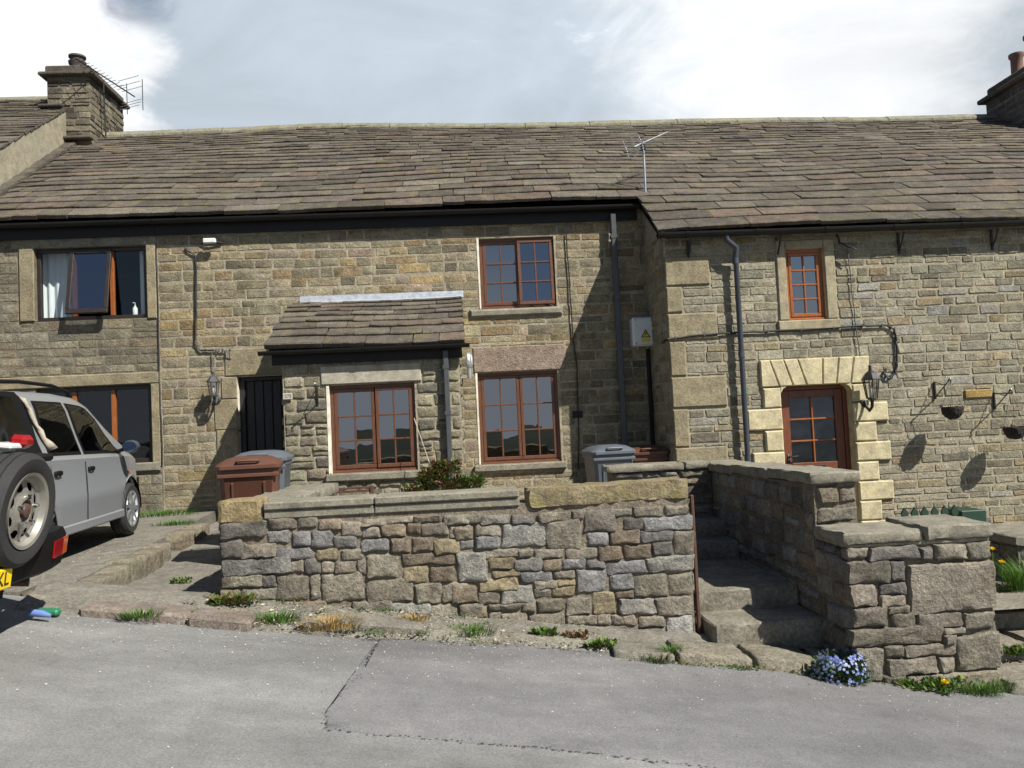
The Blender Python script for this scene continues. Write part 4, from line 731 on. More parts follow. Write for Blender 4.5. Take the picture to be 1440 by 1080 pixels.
# ------------------------------------------------------------------ wheelie bins
def wheelie(label, mat, loc, rz, group=None):
    t = thing('wheelie_bin', label, 'bin', loc, 'wheelie bins', (0, 0, rz), local=True)   # front faces local -y
    def ring(w, d0, d1, z): return [(-w, d0, z), (w, d0, z), (w, d1, z), (-w, d1, z)]
    k = MB(); L_ = [(.225, -.22, .24, .06), (.235, -.235, .255, .2), (.275, -.30, .29, .86), (.29, -.315, .30, .885), (.29, -.315, .30, .93)]
    V = []
    for w, a, c, z in L_:
        e = .045; V += [(-w+e, a, z), (w-e, a, z), (w, a+e, z), (w, c-e, z), (w-e, c, z), (-w+e, c, z), (-w, c-e, z), (-w, a+e, z)]
    k.add(V, [(q*8+i, q*8+(i+1) % 8, q*8+8+(i+1) % 8, q*8+8+i) for q in range(4) for i in range(8)]+[tuple(range(8))[::-1]]); k.build('body', mat, t, smooth=30)
    k = MB(); V = []
    for s, z, e in ((1.0, .925, .05), (1.03, .932, .05), (1.03, .965, .05), (.96, .99, .06), (.70, 1.035, .08), (.4, 1.05, .06)):
        w, a, c = .30*s, -.34*s, .32*s-(1-s)*.02; V += [(-w+e, a, z), (w-e, a, z), (w, a+e, z), (w, c-e, z), (w-e, c, z), (-w+e, c, z), (-w, c-e, z), (-w, a+e, z)]
    k.add(V, [(q*8+i, q*8+(i+1) % 8, q*8+8+(i+1) % 8, q*8+8+i) for q in range(5) for i in range(8)]+[tuple(range(8))[::-1], tuple(range(40, 48))]); ld = k.build('lid', mat, t, smooth=25)
    for x in (-.15, .15): MB().add([(x-.012, -.246, .25), (x+.012, -.246, .25), (x+.012, -.305, .80), (x-.012, -.305, .80), (x-.008, -.258, .26), (x+.008, -.258, .26), (x+.008, -.315, .79), (x-.008, -.315, .79)], [(4, 5, 6, 7), (0, 1, 5, 4), (1, 2, 6, 5), (2, 3, 7, 6), (3, 0, 4, 7)]).build('rib', mat, t)
    MB().box(-.293, .293, -.327, -.30, .845, .885, .008).build('front_rim', mat, t)
    MB().tube([(-.2, .30, .97), (-.2, .37, 1.0), (.2, .37, 1.0), (.2, .30, .97)], .016).build('handle', mat, ld, smooth=60)
    MB().tube([(-.11, -.30, .985), (-.10, -.355, 1.01), (.10, -.355, 1.01), (.11, -.30, .985)], .014).build('lid_grip', mat, ld, smooth=60)
    for s in (-1, 1): MB().lathe([(.04, -.025), (.095, -.025), (.1, 0), (.095, .025), (.04, .025)], (s*.255, .24, .1), 20, 'x').build('wheel', 'rubber', t, smooth=40)
    MB().tube([(-.25, .24, .1), (.25, .24, .1)], .012).build('axle', 'black_iron', t)
    return t
wheelie('brown wheelie bin standing left of the yard wall, nearest the road', 'bin_brown', (-2.17, 8.62, .37), R_(9))
wheelie('grey wheelie bin behind the brown one, in front of the dark plank door', 'bin_grey', (-2.30, 9.70, .40), R_(4))
wheelie('grey wheelie bin beside the black downpipe, behind the low cross wall', 'bin_grey', (1.98, 11.35, .22), R_(6))
wheelie('brown wheelie bin in the shaded corner under the meter box', 'bin_brown', (2.55, 11.55, .18), R_(-4))

# ------------------------------------------------------------------ cars
def loft(k, secs, closed=False):
    n = len(secs[0]); V = [p for s in secs for p in s]
    k.add(V, [(i*n+j, i*n+j+1, (i+1)*n+j+1, (i+1)*n+j) for i in range(len(secs)-1) for j in range(n-1)]); return k
def interp(tab, x):
    for (a, c), (d, e) in zip(tab, tab[1:]):
        if a <= x <= d: t = (x-a)/(d-a); return c+(e-c)*t
    return tab[0][1] if x < tab[0][0] else tab[-1][1]
def wheel(par, c, rad, wid, side, rim, spokes=None, name='wheel', rr_=.64):
    # axis along local x; side=+1 means the outer face points to +x
    x = c[0]; prof = [(rad*.66, -wid/2), (rad*.9, -wid/2), (rad*.985, -wid*.36), (rad*.995, -wid*.27), (rad*.968, -wid*.265), (rad*.968, -wid*.23), (rad, -wid*.225), (rad, -wid*.03), (rad*.97, -wid*.025), (rad*.97, wid*.025), (rad, wid*.03), (rad, wid*.225), (rad*.968, wid*.23), (rad*.968, wid*.265), (rad*.995, wid*.27), (rad*.985, wid*.36), (rad*.9, wid/2), (rad*.70, wid/2*.96), (rad*rr_, wid/2*.8)]
    t = MB().lathe([(a, b_*side) for a, b_ in prof], c, 40, 'x', caps=False).build(name, 'rubber', par, smooth=35)
    if spokes == 'steel':
        R1 = rad*rr_; k = MB().lathe([(R1*1.02, wid*.42*side), (R1*1.04, wid*.5*side), (R1*.95, wid*.47*side), (R1*.90, wid*.30*side), (R1*.815, wid*.24*side)], c, 40, 'x', caps=False); n = 8; V = []; F = []
        xo = wid*.24*side; xi = wid*.34*side
        # dished disc with ten oval hand holes
        for i in range(n):
            a0 = 2*math.pi*i/n; a1 = 2*math.pi*(i+1)/n; m0 = a0+(a1-a0)*.24; m1 = a0+(a1-a0)*.76
            def pt(a, f_, xx): return (x+xx, c[1]+R1*f_*math.cos(a), c[2]+R1*f_*math.sin(a))
            o_ = len(V); V += [pt(a0, .82, xo), pt(m0, .82, xo), pt(m1, .82, xo), pt(a1, .82, xo), pt(a0, .46, xi), pt(m0, .46, xi), pt(m1, .46, xi), pt(a1, .46, xi), pt(m0, .75, xo*1.03), pt((m0+m1)/2, .79, xo*1.0), pt(m1, .75, xo*1.03), pt(m1, .60, xi*.9), pt((m0+m1)/2, .55, xi*.93), pt(m0, .60, xi*.9), pt((m0+m1)/2, .82, xo), pt((m0+m1)/2, .46, xi)]
            F += [tuple(o_+q for q in f_) for f_ in ((0, 1, 8, 13, 5, 4), (1, 14, 9, 8), (14, 2, 10, 9), (2, 3, 7, 6, 11, 10), (11, 6, 15, 12), (12, 15, 5, 13))]
        k.add(V, F); k.lathe([(R1*.47, xi), (R1*.36, xi+.012*side), (R1*.30, xi+.012*side), (R1*.28, xi-.02*side), (.004, xi-.02*side)], c, 30, 'x', caps=False); k.build('rim', rim, t, smooth=35)
        MB().lathe([(R1*.95, -wid*.05*side), (R1*.1, -wid*.05*side)], c, 30, 'x', caps=False).build('rim_back', 'black_trim', t)
        k = MB()
        for i in range(5): a = 2*math.pi*i/5+.3; k.lathe([(.013, 0), (.013, .03*side), (.006, .036*side)], (x+xi+.01*side, c[1]+R1*.38*math.cos(a), c[2]+R1*.38*math.sin(a)), 8, 'x')
        k.build('wheel_nut', 'chrome', t, smooth=40); MB().lathe([(R1*.2, xi-.02*side), (R1*.19, xi+.02*side), (R1*.1, xi+.028*side), (.004, xi+.028*side)], c, 16, 'x', caps=False).build('hub', 'rust', t, smooth=40)
    else:
        R1 = rad*.68; MB().lathe([(R1, wid*.36*side), (R1*.3, wid*.30*side)], c, 30, 'x').build('rim_back', 'black_trim', t); k = MB().lathe([(R1*1.02, wid*.42*side), (R1*1.03, wid*.5*side), (R1*.93, wid*.5*side), (R1*.9, wid*.36*side)], c, 36, 'x', caps=False)
        for i in range(7):
            a = 2*math.pi*i/7; ca, sa = math.cos(a), math.sin(a); f_ = lambda u, v, d: (x+side*(wid*.36+d), c[1]+u*ca-v*sa, c[2]+u*sa+v*ca); k.prism([(R1*.2, -.028), (R1*.95, -.022), (R1*.95, .022), (R1*.2, .028)], f_, 0, .028)
        k.lathe([(R1*.3, wid*.36*side), (R1*.27, wid*.52*side), (R1*.1, wid*.54*side), (.003, wid*.54*side)], c, 20, 'x', caps=False); k.build('hubcap', rim, t, smooth=35)
    return t
# --- silver five-door car, nose to the house (local +y forward, +x its right side)
car = thing('silver_car', 'silver five-door car with black roof rails parked nose to the wall', 'car', (-4.53, 8.60, .55), rot=(R_(.6), 0, R_(3.5)), local=True)
FA, RA, WR_ = 1.17, -1.19, .295
TOP = [(-1.82, .98), (-1.78, 1.25), (-1.66, 1.5), (-1.5, 1.565), (-1.0, 1.60), (-.3, 1.60), (.2, 1.57), (.42, 1.52), (.7, 1.34), (1.0, 1.12), (1.12, 1.045), (1.3, 1.01), (1.55, .95), (1.75, .85), (1.82, .74), (1.86, .55)]
BELT = [(-1.82, .97), (-1.5, .985), (-.5, .965), (.5, .945), (1.05, .93), (1.3, .905), (1.6, .85), (1.82, .68), (1.86, .52)]
WID = [(-1.82, .68), (-1.7, .745), (-1.2, .79), (0, .80), (1.1, .795), (1.45, .755), (1.7, .66), (1.86, .52)]
stn = [-1.82, -1.78, -1.66, -1.58]+[-1.5+.05*i for i in range(64)]+[1.72, 1.76, 1.79, 1.82, 1.86]
stn = sorted(s for s in set(round(s, 3) for s in stn) if s <= 1.86)
def body_sec(y, sgn):
    w = interp(WID, y); b_ = interp(BELT, y); tp = max(interp(TOP, y), b_+.004); lo = .24
    for ax in (FA, RA):
        d = abs(y-ax)
        if d < .365: lo = max(lo, WR_+math.sqrt(.365**2-d*d))
    if y > 1.72 or y < -1.7: lo = max(lo, .27)
    cab = max(0, tp-b_); rw = max(.40, w-.06-cab*.26) if cab > .12 else w*.9-cab*.1
    pts = [(w*.93, lo-.02), (w*.985, lo), (w, max(lo+.01, min(.50, b_-.12))), (w*1.005, max(lo+.02, .58)) if b_ > .75 else (w, max(lo+.02, b_-.1)), (w*.995, max(lo+.03, .60)) if b_ > .75 else (w, b_-.08), (w*.985, b_-.03), (w*.955, b_)]
    if cab > .12:
        pts += [(w*.94-(w*.94-rw)*.35, b_+cab*.35), (w*.94-(w*.94-rw)*.7, b_+cab*.70), (rw, tp-.07), (rw-.06, tp-.022), (rw*.55, tp-.004), (0, tp)]
    else:
        e = cab; pts += [(w*.92, b_+e*.3), (w*.86, b_+e*.6), (w*.78, b_+e*.8), (w*.66, b_+e*.92), (w*.35, b_+e), (0, b_+e)]
    return [(sgn*a, y, z) for a, z in pts]
k = MB()
for sg in (1, -1): loft(k, [body_sec(y, sg) for y in stn])
for y in (stn[0], stn[-1]):
    P = body_sec(y, 1); k.add([p for p in P]+[(-p[0], p[1], p[2]) for p in P[::-1]], [tuple(range(2*len(P)))])
body = k.build('body', 'silver_paint', car, smooth=32)
MB().box(-.70, .70, -1.7, 1.7, .26, .62).build('underbody', 'black_trim', car)
MB().box(-.72, .72, -1.5, .9, .6, .62).build('floor', 'black_trim', car)
def side_pt(y, t, sgn=1, off=.004):   # point on the glasshouse side, t from belt (0) to roof (1)
    S = body_sec(y, 1)[6:10]; q = t*3; i = min(2, int(q)); f_ = q-i; a, c = S[i], S[i+1]
    return (sgn*(a[0]+(c[0]-a[0])*f_+off), y, a[2]+(c[2]-a[2])*f_)
def glass_panel(par, name, ys_lo, ys_hi, t0, t1, sgn, mat, n=8, off=.005):
    k = MB(); V = []
    for i in range(n+1):
        for j in range(5):
            tt = t0+(t1-t0)*j/4; lo = ys_lo[0]+(ys_lo[1]-ys_lo[0])*j/4; hi = ys_hi[0]+(ys_hi[1]-ys_hi[0])*j/4; V.append(side_pt(lo+(hi-lo)*i/n, tt, sgn, off))
    k.add(V, [(i*5+j, (i+1)*5+j, (i+1)*5+j+1, i*5+j+1) for i in range(n) for j in range(4)]); return k.build(name, mat, par, smooth=True)
for sgn in (1, -1):
    d1 = glass_panel(body, 'window_surround', (-.93, -.88), (-.20, -.24), .02, .90, sgn, 'black_trim', off=.004); glass_panel(body, 'rear_door_window', (-.89, -.84), (-.24, -.28), .07, .84, sgn, 'car_glass_d', off=.008)
    glass_panel(body, 'window_surround', (-.14, -.175), (.93, .34), .02, .90, sgn, 'black_trim', off=.004); glass_panel(body, 'front_door_window', (-.10, -.135), (.83, .31), .07, .84, sgn, 'car_glass_d', off=.008)
    glass_panel(body, 'quarter_window', (-1.55, -1.42), (-1.06, -1.02), .08, .82, sgn, 'car_glass_d', off=.006)
    for y0, y1 in ((-.96, -.19), (-.18, .92)):   # door gaps
        for yy in (y0, y1):
            V = []; 
            for (w_, z_) in ((1.0, .30), (1.004, .45), (1.008, .58), (1.0, .75), (.985, .9)): q = interp(WID, yy)*w_+.0025; V += [(sgn*q, yy-.004, z_), (sgn*q, yy+.004, z_)]
            MB().add(V, [(2*i, 2*i+1, 2*i+3, 2*i+2) for i in range(4)]).build('door_gap', 'black_trim', body)
    for yy in (-.84, -.06): MB().box(sgn*.798-.012, sgn*.798+.014, yy-.075, yy+.075, .80, .845, .01).build('door_handle', 'black_trim', body); MB().lathe([(.03, 0), (.028, .006)], (sgn*.80, yy, .82), 16, 'x').build('handle_cup', 'chrome', body)
    k = MB(); V = []
    for i in range(24): yy = -.80+1.62*i/23; w_ = interp(WID, yy); V += [(sgn*(w_*.985+.004), yy, .235), (sgn*(w_+.016), yy, .25), (sgn*(w_+.016), yy, .315), (sgn*(w_+.0), yy, .33)]
    k.add(V, [(i*4+j, i*4+4+j, i*4+5+j, i*4+1+j) for i in range(23) for j in range(3)]); k.build('sill_moulding', 'silver_paint', body, smooth=30)
    MB().tube([(sgn*.50, -1.42, 1.585), (sgn*.50, -1.36, 1.65), (sgn*.505, -.9, 1.668), (sgn*.50, -.2, 1.66), (sgn*.485, .2, 1.61), (sgn*.48, .26, 1.565)], [.02, .02, .018, .018, .02, .022], 8).build('roof_rail', 'black_trim', car, smooth=60)
    k = MB().lathe([(.02, -.08), (.07, -.075), (.085, 0), (.07, .05), (.02, .07)], (0, 0, 0), 14, 'y').xf(lambda p: Vector((sgn*.91+p.x*1.15, .80+p.y*.7, 1.01+p.z*.85))); mr = k.build('wing_mirror', 'mirror_dark', car, smooth=60); MB().tube([(sgn*.76, .80, .965), (sgn*.86, .80, .99)], .02).build('mirror_arm', 'black_trim', mr)
    MB().lathe([(.066, -.002), (.064, .0)], (0, 0, 0), 18, 'y').xf(lambda p: Vector((sgn*.91+p.x*1.15, .738+p.y, 1.01+p.z*.85))).build('mirror_glass', 'mirror_blue', mr)
    MB().box(sgn*.796-.006, sgn*.796+.008, 1.02, 1.07, .715, .74, .004).build('side_repeater', 'orange_lens', body)
    for nm, ax in (('front_wheel', FA), ('rear_wheel', RA)):
        wheel(car, (sgn*.70, ax, WR_), WR_, .175, sgn, 'alloy', name=nm)
        MB().lathe([(.36, 0), (.36, -.28*sgn), (.05, -.28*sgn)], (sgn*.775, ax, WR_), 30, 'x', caps=False).xf(lambda p: Vector((p.x, p.y, max(p.z, .27)))).build('wheel_well', 'black_trim', car)
V = []
for j in range(6):
    yy = 1.08-.62*j/5; zt = interp(TOP, yy)+.006; w_ = .62-.11*j/5
    V += [(-w_, yy, zt-.012), (-w_*.5, yy+.02, zt), (w_*.5, yy+.02, zt), (w_, yy, zt-.012)]
MB().add(V, [(j*4+i, j*4+i+1, j*4+5+i, j*4+4+i) for j in range(5) for i in range(3)]).build('windscreen', 'car_glass_d', body, smooth=True)
V = [(-.56, -1.80, 1.02), (.56, -1.80, 1.02), (.50, -1.67, 1.49), (-.50, -1.67, 1.49)]; MB().add([(a, y-.02, z) for a, y, z in V], [(0, 1, 2, 3)]).build('rear_window', 'car_glass_d', body)
for s in (-1, 1):
    MB().box(s*.60-.06, s*.60+.06, -1.84, -1.74, .72, .98, .02).build('tail_light', 'red_lens', body); MB().box(s*.50-.12, s*.50+.12, 1.66, 1.80, .66, .80, .03).build('headlight', 'glass_lens', body)
MB().box(-.75, .75, -1.90, -1.70, .30, .55, .04).build('rear_bumper', 'silver_paint', body)

# --- dark soft-top four by four, rear end entering from the left
ang = math.atan(.138)
suv = thing('soft_top_car', 'dark soft-top four by four with rear spare wheel, cut off by the left edge', 'car', (-4.72, 5.15, .68), rot=(Matrix.Rotation(ang, 3, 'Y') @ Matrix.Rotation(R_(90), 3, 'Z')).to_euler(), local=True)
RW = .33; yR = -1.72   # local +y forward; tail at y=-1.72
def ssec(y, w, zb, zt): return [(w*.9, y, zb), (w, y, zb+.06), (w, y, zb+.32), (w*1.0, y, zt-.14), (w*.975, y, zt-.03), (w*.94, y, zt), (0, y, zt+.01)]
S_ = [(-1.72, .73, .50, 1.10), (-1.70, .77, .46, 1.13), (-1.5, .79, .42, 1.14), (-.5, .80, .38, 1.14), (.6, .80, .38, 1.12), (.75, .80, .38, 1.05), (1.6, .76, .42, .98), (1.75, .70, .5, .85)]
k = MB()
for s in (1, -1): loft(k, [[(s*a, y, z) for a, y, z in ssec(*q)] for q in S_])
for q in (S_[0], S_[-1]): P = ssec(*q); k.add(P+[(-a, y, z) for a, y, z in P[::-1]], [tuple(range(2*len(P)))])
sb = k.build('body', 'navy_paint', suv, smooth=30)
MB().box(-.66, .66, yR-.012, yR+.02, .58, 1.06, .01).build('tailgate', 'navy_paint', sb)
# canvas top: hoop frames joined by canvas, clear rear window
def hoop(y, w, zt, zb=1.13): return [(w, y, zb), (w*.985, y, zb+(zt-zb)*.5), (w*.93, y, zb+(zt-zb)*.85), (w*.86, y, zt-.02), (w*.5, y, zt+.005), (0, y, zt+.01)]
k = MB()
for s in (1, -1): loft(k, [[(s*a, y, z) for a, y, z in hoop(*q)] for q in ((-1.50, .705, 1.53), (-1.2, .72, 1.575), (-.4, .73, 1.59), (.2, .72, 1.55))])
top = k.build('canvas_top', 'canvas_black', suv, smooth=40)
V = []; W_ = []
for j, (y, w, z) in enumerate(((-1.70, .735, 1.135), (-1.66, .735, 1.20), (-1.57, .715, 1.40), (-1.52, .70, 1.50), (-1.50, .66, 1.535))):
    V += [(-w, y, z), (-w+.12, y-.006, z), (w-.12, y-.006, z), (w, y, z)]
MB().add(V, [(j*4+i, j*4+i+1, j*4+5+i, j*4+4+i) for j in range(4) for i in (0, 2)]+[(13, 14, 18, 17), (1, 2, 6, 5)]).build('rear_canvas', 'canvas_black', top, smooth=30)
MB().add([V[5], V[6], V[10], V[9], V[14], V[13]], [(0, 1, 2, 3), (3, 2, 4, 5)]).build('rear_window', 'plastic_window', top, smooth=True)
for s in (1, -1): MB().add([(s*.728, -1.66, 1.16), (s*.728, -.1, 1.16), (s*.70, -.1, 1.50), (s*.70, -1.50, 1.50)], [(0, 1, 2, 3)]).xf(lambda p: p+Vector((s*.012, 0, 0))).build('side_window', 'plastic_window', top)
fr_ = random.Random(4); V = []; nn = 9
for i in range(nn):
    t = i/(nn-1); b0 = Vector((.71, -1.52, 1.50)).lerp(Vector((.755, -1.71, 1.15)), t); wd = .006+.085*t**6
    V += [b0+Vector((.02+fr_.uniform(-.01, .01), -.015, 0)), b0+Vector((.035+fr_.uniform(-.015, .015)+wd*.5, -.02-wd*.3, fr_.uniform(-.01, .01)+wd*.25)), b0+Vector((.03+wd, .01, wd*.3)), b0+Vector((.02+wd*.4, .03, .015))]
MB().add(V, [(i*4+j, i*4+4+j, i*4+4+(j+1) % 4, i*4+(j+1) % 4) for i in range(nn-1) for j in range(4)]+[(0, 1, 2, 3), tuple(range(4*nn-1, 4*nn-5, -1))]).build('loose_flap', 'canvas_tan', top, smooth=True, label='loose tan canvas flap at the rear corner')
MB().box(-.62, .62, -1.6, .9, .62, 1.08).build('interior', 'black_trim', suv)
for x in (-.36, .36): MB().box(x-.27, x+.27, -.95, -.80, 1.0, 1.40, .06).build('seat_back', 'canvas_black', suv); MB().box(x-.25, x+.25, .05, .2, 1.0, 1.36, .06).build('seat_back', 'canvas_black', suv)
MB().box(-.76, .76, yR-.05, yR+.03, 1.085, 1.135, .015).build('belt_rail', 'black_trim', suv)
sw = wheel(suv, (0, 0, 0), .345, .20, 1, 'steel_rim', 'steel', 'spare_wheel'); 
for o in [sw]:
    o.rotation_euler = (0, 0, R_(-90)); c0 = Vector((.0, yR-.20, .84)); m3 = Matrix.Rotation(R_(-90), 3, 'Z'); o.location = c0+m3 @ POS[o.name]
MB().box(-.14, .14, yR-.12, yR, .70, .95, .02).build('wheel_carrier', 'black_trim', suv)
k = MB().box(-.10, .10, yR-.20, yR-.08, 1.20, 1.235, .01).box(-.03, .03, yR-.16, yR-.04, 1.05, 1.22); hl = k.build('light_bracket', 'clear_white', suv); MB().box(.005, .125, yR-.225, yR-.12, 1.205, 1.285, .025).build('brake_light', 'red_lens', hl, smooth=30)
# bumper wraps round the corners
V = []
for x, y in ((-.86, -1.35), (-.86, -1.72), (-.78, -1.90), (-.55, -1.95), (.55, -1.95), (.78, -1.90), (.86, -1.72), (.86, -1.35)): V.append([(x*.93, y*.965, .36), (x*.99, y*.995, .40), (x, y, .46), (x, y, .60), (x*.98, y*.99, .645), (x*.9, y*.93, .66)])
bp = loft(MB(), V).build('bumper', 'black_trim', suv, smooth=40)
V = []
for x, y in ((.60, -1.70), (.80, -1.76), (.86, -1.62), (.86, -1.40)): V.append([(x*.97, y, .655), (x*.99, y*1.01, .70), (x*.97, y*1.0, .78), (x*.93, y*.98, .86)])
loft(MB(), V).build('rear_wing', 'navy_paint', sb, smooth=40)
for s in (1, -1):
    f_ = lambda a, c, d: (s*a, -1.955+max(0, a-.55)*.22-d, c); lt = MB().prism([(.50, .475), (.665, .475), (.665, .585), (.50, .585)], f_, 0, .012).build('tail_light', 'red_lens', bp); MB().prism([(.668, .475), (.775, .475), (.785, .585), (.668, .585)], f_, 0, .012).build('indicator', 'orange_lens', bp)
MB().box(-.57, -.035, -1.985, -1.955, .39, .515, .008).build('number_plate', 'yellow_plate', bp)
text_mesh(bp, 'KL', .115, Matrix(((1, 0, 0, -.070), (0, 0, -1, -1.987), (0, 1, 0, .452), (0, 0, 0, 1))), 'plate_lettering', 'black_ink')
for s in (1, -1):
    for nm, ax in (('rear_wheel', -1.12), ('front_wheel', 1.08)): wheel(suv, (s*.69, ax, RW), RW, .2, s, 'steel_rim', 'steel', nm)
    MB().box(s*.70-.10, s*.70+.10, -1.52, -1.5, .12, .42).build('mud_flap', 'rubber', suv)
MB().box(-.6, .6, -1.7, 1.6, .30, .6).build('underbody', 'black_trim', suv); MB().tube([(.3, -1.0, .3), (.42, -1.75, .32), (.45, -1.85, .32)], .028).build('exhaust', 'rust', suv)

# ------------------------------------------------------------------ things fixed to the walls
def lantern(label, base, arm_up, s=1., mat='black_iron'):
    t = thing('wall_lantern', label, 'lantern', base, 'wall lanterns', local=True)   # wall behind at +y, origin at lantern body centre base
    n = 6; ring = lambda r_, z: [(r_*s*math.cos(2*math.pi*i/n+.26), r_*s*math.sin(2*math.pi*i/n+.26), z*s) for i in range(n)]
    k = MB()
    for i in range(n):
        k.tube([ring(.055, .0)[i], ring(.085, .20)[i]], .006*s, 5)
    k.lathe([(.058, -.02), (.062, 0), (.05, .012)], (0, 0, 0), 6).xf(lambda p: Vector((p.x*s, p.y*s, p.z*s)) if False else p)
    k.build('cage', mat, t)
    V = ring(.052, .005)+ring(.082, .198); MB().add(V, [(i, (i+1) % n, n+(i+1) % n, n+i) for i in range(n)]).build('glazing', 'glass_lens', t)
    V = ring(.105, .195)+ring(.10, .21)+ring(.055, .27)+ring(.02, .295)+ring(.016, .33); rf = MB().add(V, [(q*n+i, q*n+(i+1) % n, q*n+n+(i+1) % n, q*n+n+i) for q in range(4) for i in range(n)]+[tuple(range(n))[::-1], tuple(range(4*n, 5*n))]).build('roof', mat, t); MB().lathe([(.012*s, .32*s), (.018*s, .345*s), (.006*s, .36*s), (.003*s, .39*s)], (0, 0, 0), 10).build('finial', mat, rf, smooth=50)
    MB().lathe([(.018*s, .03*s), (.026*s, .07*s), (.022*s, .12*s), (.008*s, .14*s)], (0, 0, 0), 12).build('bulb', 'clear_white', t, smooth=50)
    MB().tube([(0, .0, -.015*s), (0, .01, -.09*s), (0, .07*s, -.13*s), (0, .13*s, -.09*s), (0, .16*s, -.02*s)], [.02*s, .016*s, .016*s, .016*s, .014*s], 8).build('arm', mat, t, smooth=60); MB().lathe([(.055*s, 0), (.05*s, -.02*s), (.02*s, -.035*s)], (0, .19*s, -.05*s), 16, 'y').build('back_plate', mat, t, smooth=40)
    return t
lantern('small grey wall lantern left of the dark plank door', (-3.47, F_Y-.21, 2.22), 0, .95, 'lantern_grey'); lantern('black six-sided wall lantern at the upper right of the pale door surround', (5.44, R_Y-.26, 1.73), 0, 1.25)
t = thing('bulkhead_light', 'galvanised caged bulkhead light at the porch corner', 'light', (.13, F_Y-.85, 2.40), local=True)
MB().lathe([(.035, 0), (.05, .03), (.052, .06), (.03, .065)], (0, 0, 0), 16).lathe([(.03, -.14), (.032, 0)], (0, 0, 0), 12).build('body', 'galv', t, smooth=40); MB().lathe([(.04, .06), (.045, .12), (.035, .18), (.01, .20)], (0, 0, 0), 14).build('globe', 'clear_white', t, smooth=True); MB().tube([(0, 0, -.10), (-.06, 0, -.13), (-.13, .0, -.12)], .012).lathe([(.04, 0), (.04, .02)], (-.135, 0, -.12), 12, 'x').build('bracket', 'galv', t, smooth=50)
k = MB()
for i in range(6): a = i*math.pi/3; k.tube([(.052*math.cos(a), .052*math.sin(a), .05), (.05*math.cos(a), .05*math.sin(a), .17), (.012*math.cos(a), .012*math.sin(a), .215)], .004, 5)
k.build('cage', 'galv', t)
t = thing('meter_box', 'pale grey electric meter box with warning sticker in the shaded corner', 'meter box', (2.70, F_Y, 2.66)); y0 = 11.87
mb = MB().box(2.53, 2.87, y0, F_Y-.002, 2.66, 3.08, .02).build('case', 'meter_box', t); MB().box(2.555, 2.862, y0-.012, y0-.001, 2.685, 3.06, .012).build('lid', 'meter_box', t)
MB().prism([(2.645, 2.78), (2.79, 2.78), (2.7175, 2.90)], lambda a, c, d: (a, d, c), y0-.0155, y0-.0125).build('warning_border', 'black_ink', t); MB().prism([(2.667, 2.792), (2.768, 2.792), (2.7175, 2.876)], lambda a, c, d: (a, d, c), y0-.018, y0-.016).build('warning_triangle', 'warn_yellow', t)
MB().prism([(2.725, 2.86), (2.70, 2.828), (2.714, 2.828), (2.702, 2.802), (2.738, 2.838), (2.722, 2.838), (2.735, 2.86)], lambda a, c, d: (a, d, c), y0-.0205, y0-.0185).build('lightning_bolt', 'black_ink', t); MB().box(2.65, 2.785, y0-.0155, y0-.0125, 2.715, 2.765).build('sticker', 'warn_yellow', t)
for z in (2.70, 3.04): MB().lathe([(.009, 0), (.009, .006)], (2.572, y0-.02, z), 8, 'y').build('screw', 'black_ink', t)
for x in (2.62, 2.77): MB().lathe([(.016, 0), (.013, .03)], (x, 12.0, 2.632), 10).build('gland', 'galv', t)
MB().box(2.755, 2.805, 12.03, 12.085, .4, 2.62, .008).build('conduit', 'black_plastic', t)
t = thing('house_number', 'small white number tile at the left edge of the porch front', 'number tile', (-2.235, P_Y-.04, 2.06)); MB().box(-2.295, -2.175, P_Y-.052, P_Y-.025, 2.07, 2.15, .004).build('tile', 'tile_white', t); text_mesh(t, '275', .06, Matrix(((1, 0, 0, -2.183), (0, 0, -1, P_Y-.053), (0, 1, 0, 2.11), (0, 0, 0, 1))), 'digits', 'black_ink')
t = thing('flood_light', 'small grey floodlight under the gutter left of the porch', 'light', (-3.5, 12.0, 4.47)); MB().box(-3.58, -3.40, 11.94, 12.0, 4.40, 4.47, .012).build('head', 'meter_box', t); MB().tube([(-3.64, 12.07, 4.42), (-3.49, 12.03, 4.45), (-3.34, 12.07, 4.42)], .012).build('bracket', 'black_plastic', t)
# cables
def cable(pts, rad, label, mat='cable', yoff=None, sub=5, clips_=0):
    P = []; pts = [Vector(p) for p in pts]
    for i in range(len(pts)-1):
        for q in range(sub): t_ = q/sub; P.append(pts[i].lerp(pts[i+1], t_))
    P.append(pts[-1]); r = random.Random(len(label)); P = [p+Vector((r.uniform(-.006, .006), 0, r.uniform(-.006, .006))) for p in P]
    o = MB().tube(P, rad, 6).build('cable', mat, None, smooth=60, label=label, cat='cable', group='cables clipped to the house walls')
    if clips_:
        for i in range(2, len(P)-1, clips_): p = P[i]; MB().box(p.x-.009, p.x+.009, p.y-.016, p.y+.03, p.z-.018, p.z+.018).build('clip', 'pipe_grey', o)
    return o
yc = F_Y-.032; cable([(-3.86, yc, 4.38), (-3.82, yc, 4.32), (-3.73, yc, 4.27), (-3.715, yc, 4.1), (-3.735, yc, 3.5), (-3.76, yc, 2.98), (-3.70, yc, 2.88), (-3.5, yc, 2.87)], .014, 'thick dark cable dropping from the eaves towards the small grey lantern')
cu = [(-3.5+.24*i/14+.02*math.sin(i*2.2), yc-.012*math.cos(i*1.7), 2.865+.028*math.sin(i*1.9)-(.10 if i in (11, 12) else 0)) for i in range(15)]; cable(cu, .008, 'tangled loops of pale cable above the small grey lantern', 'cable_grey', sub=3)
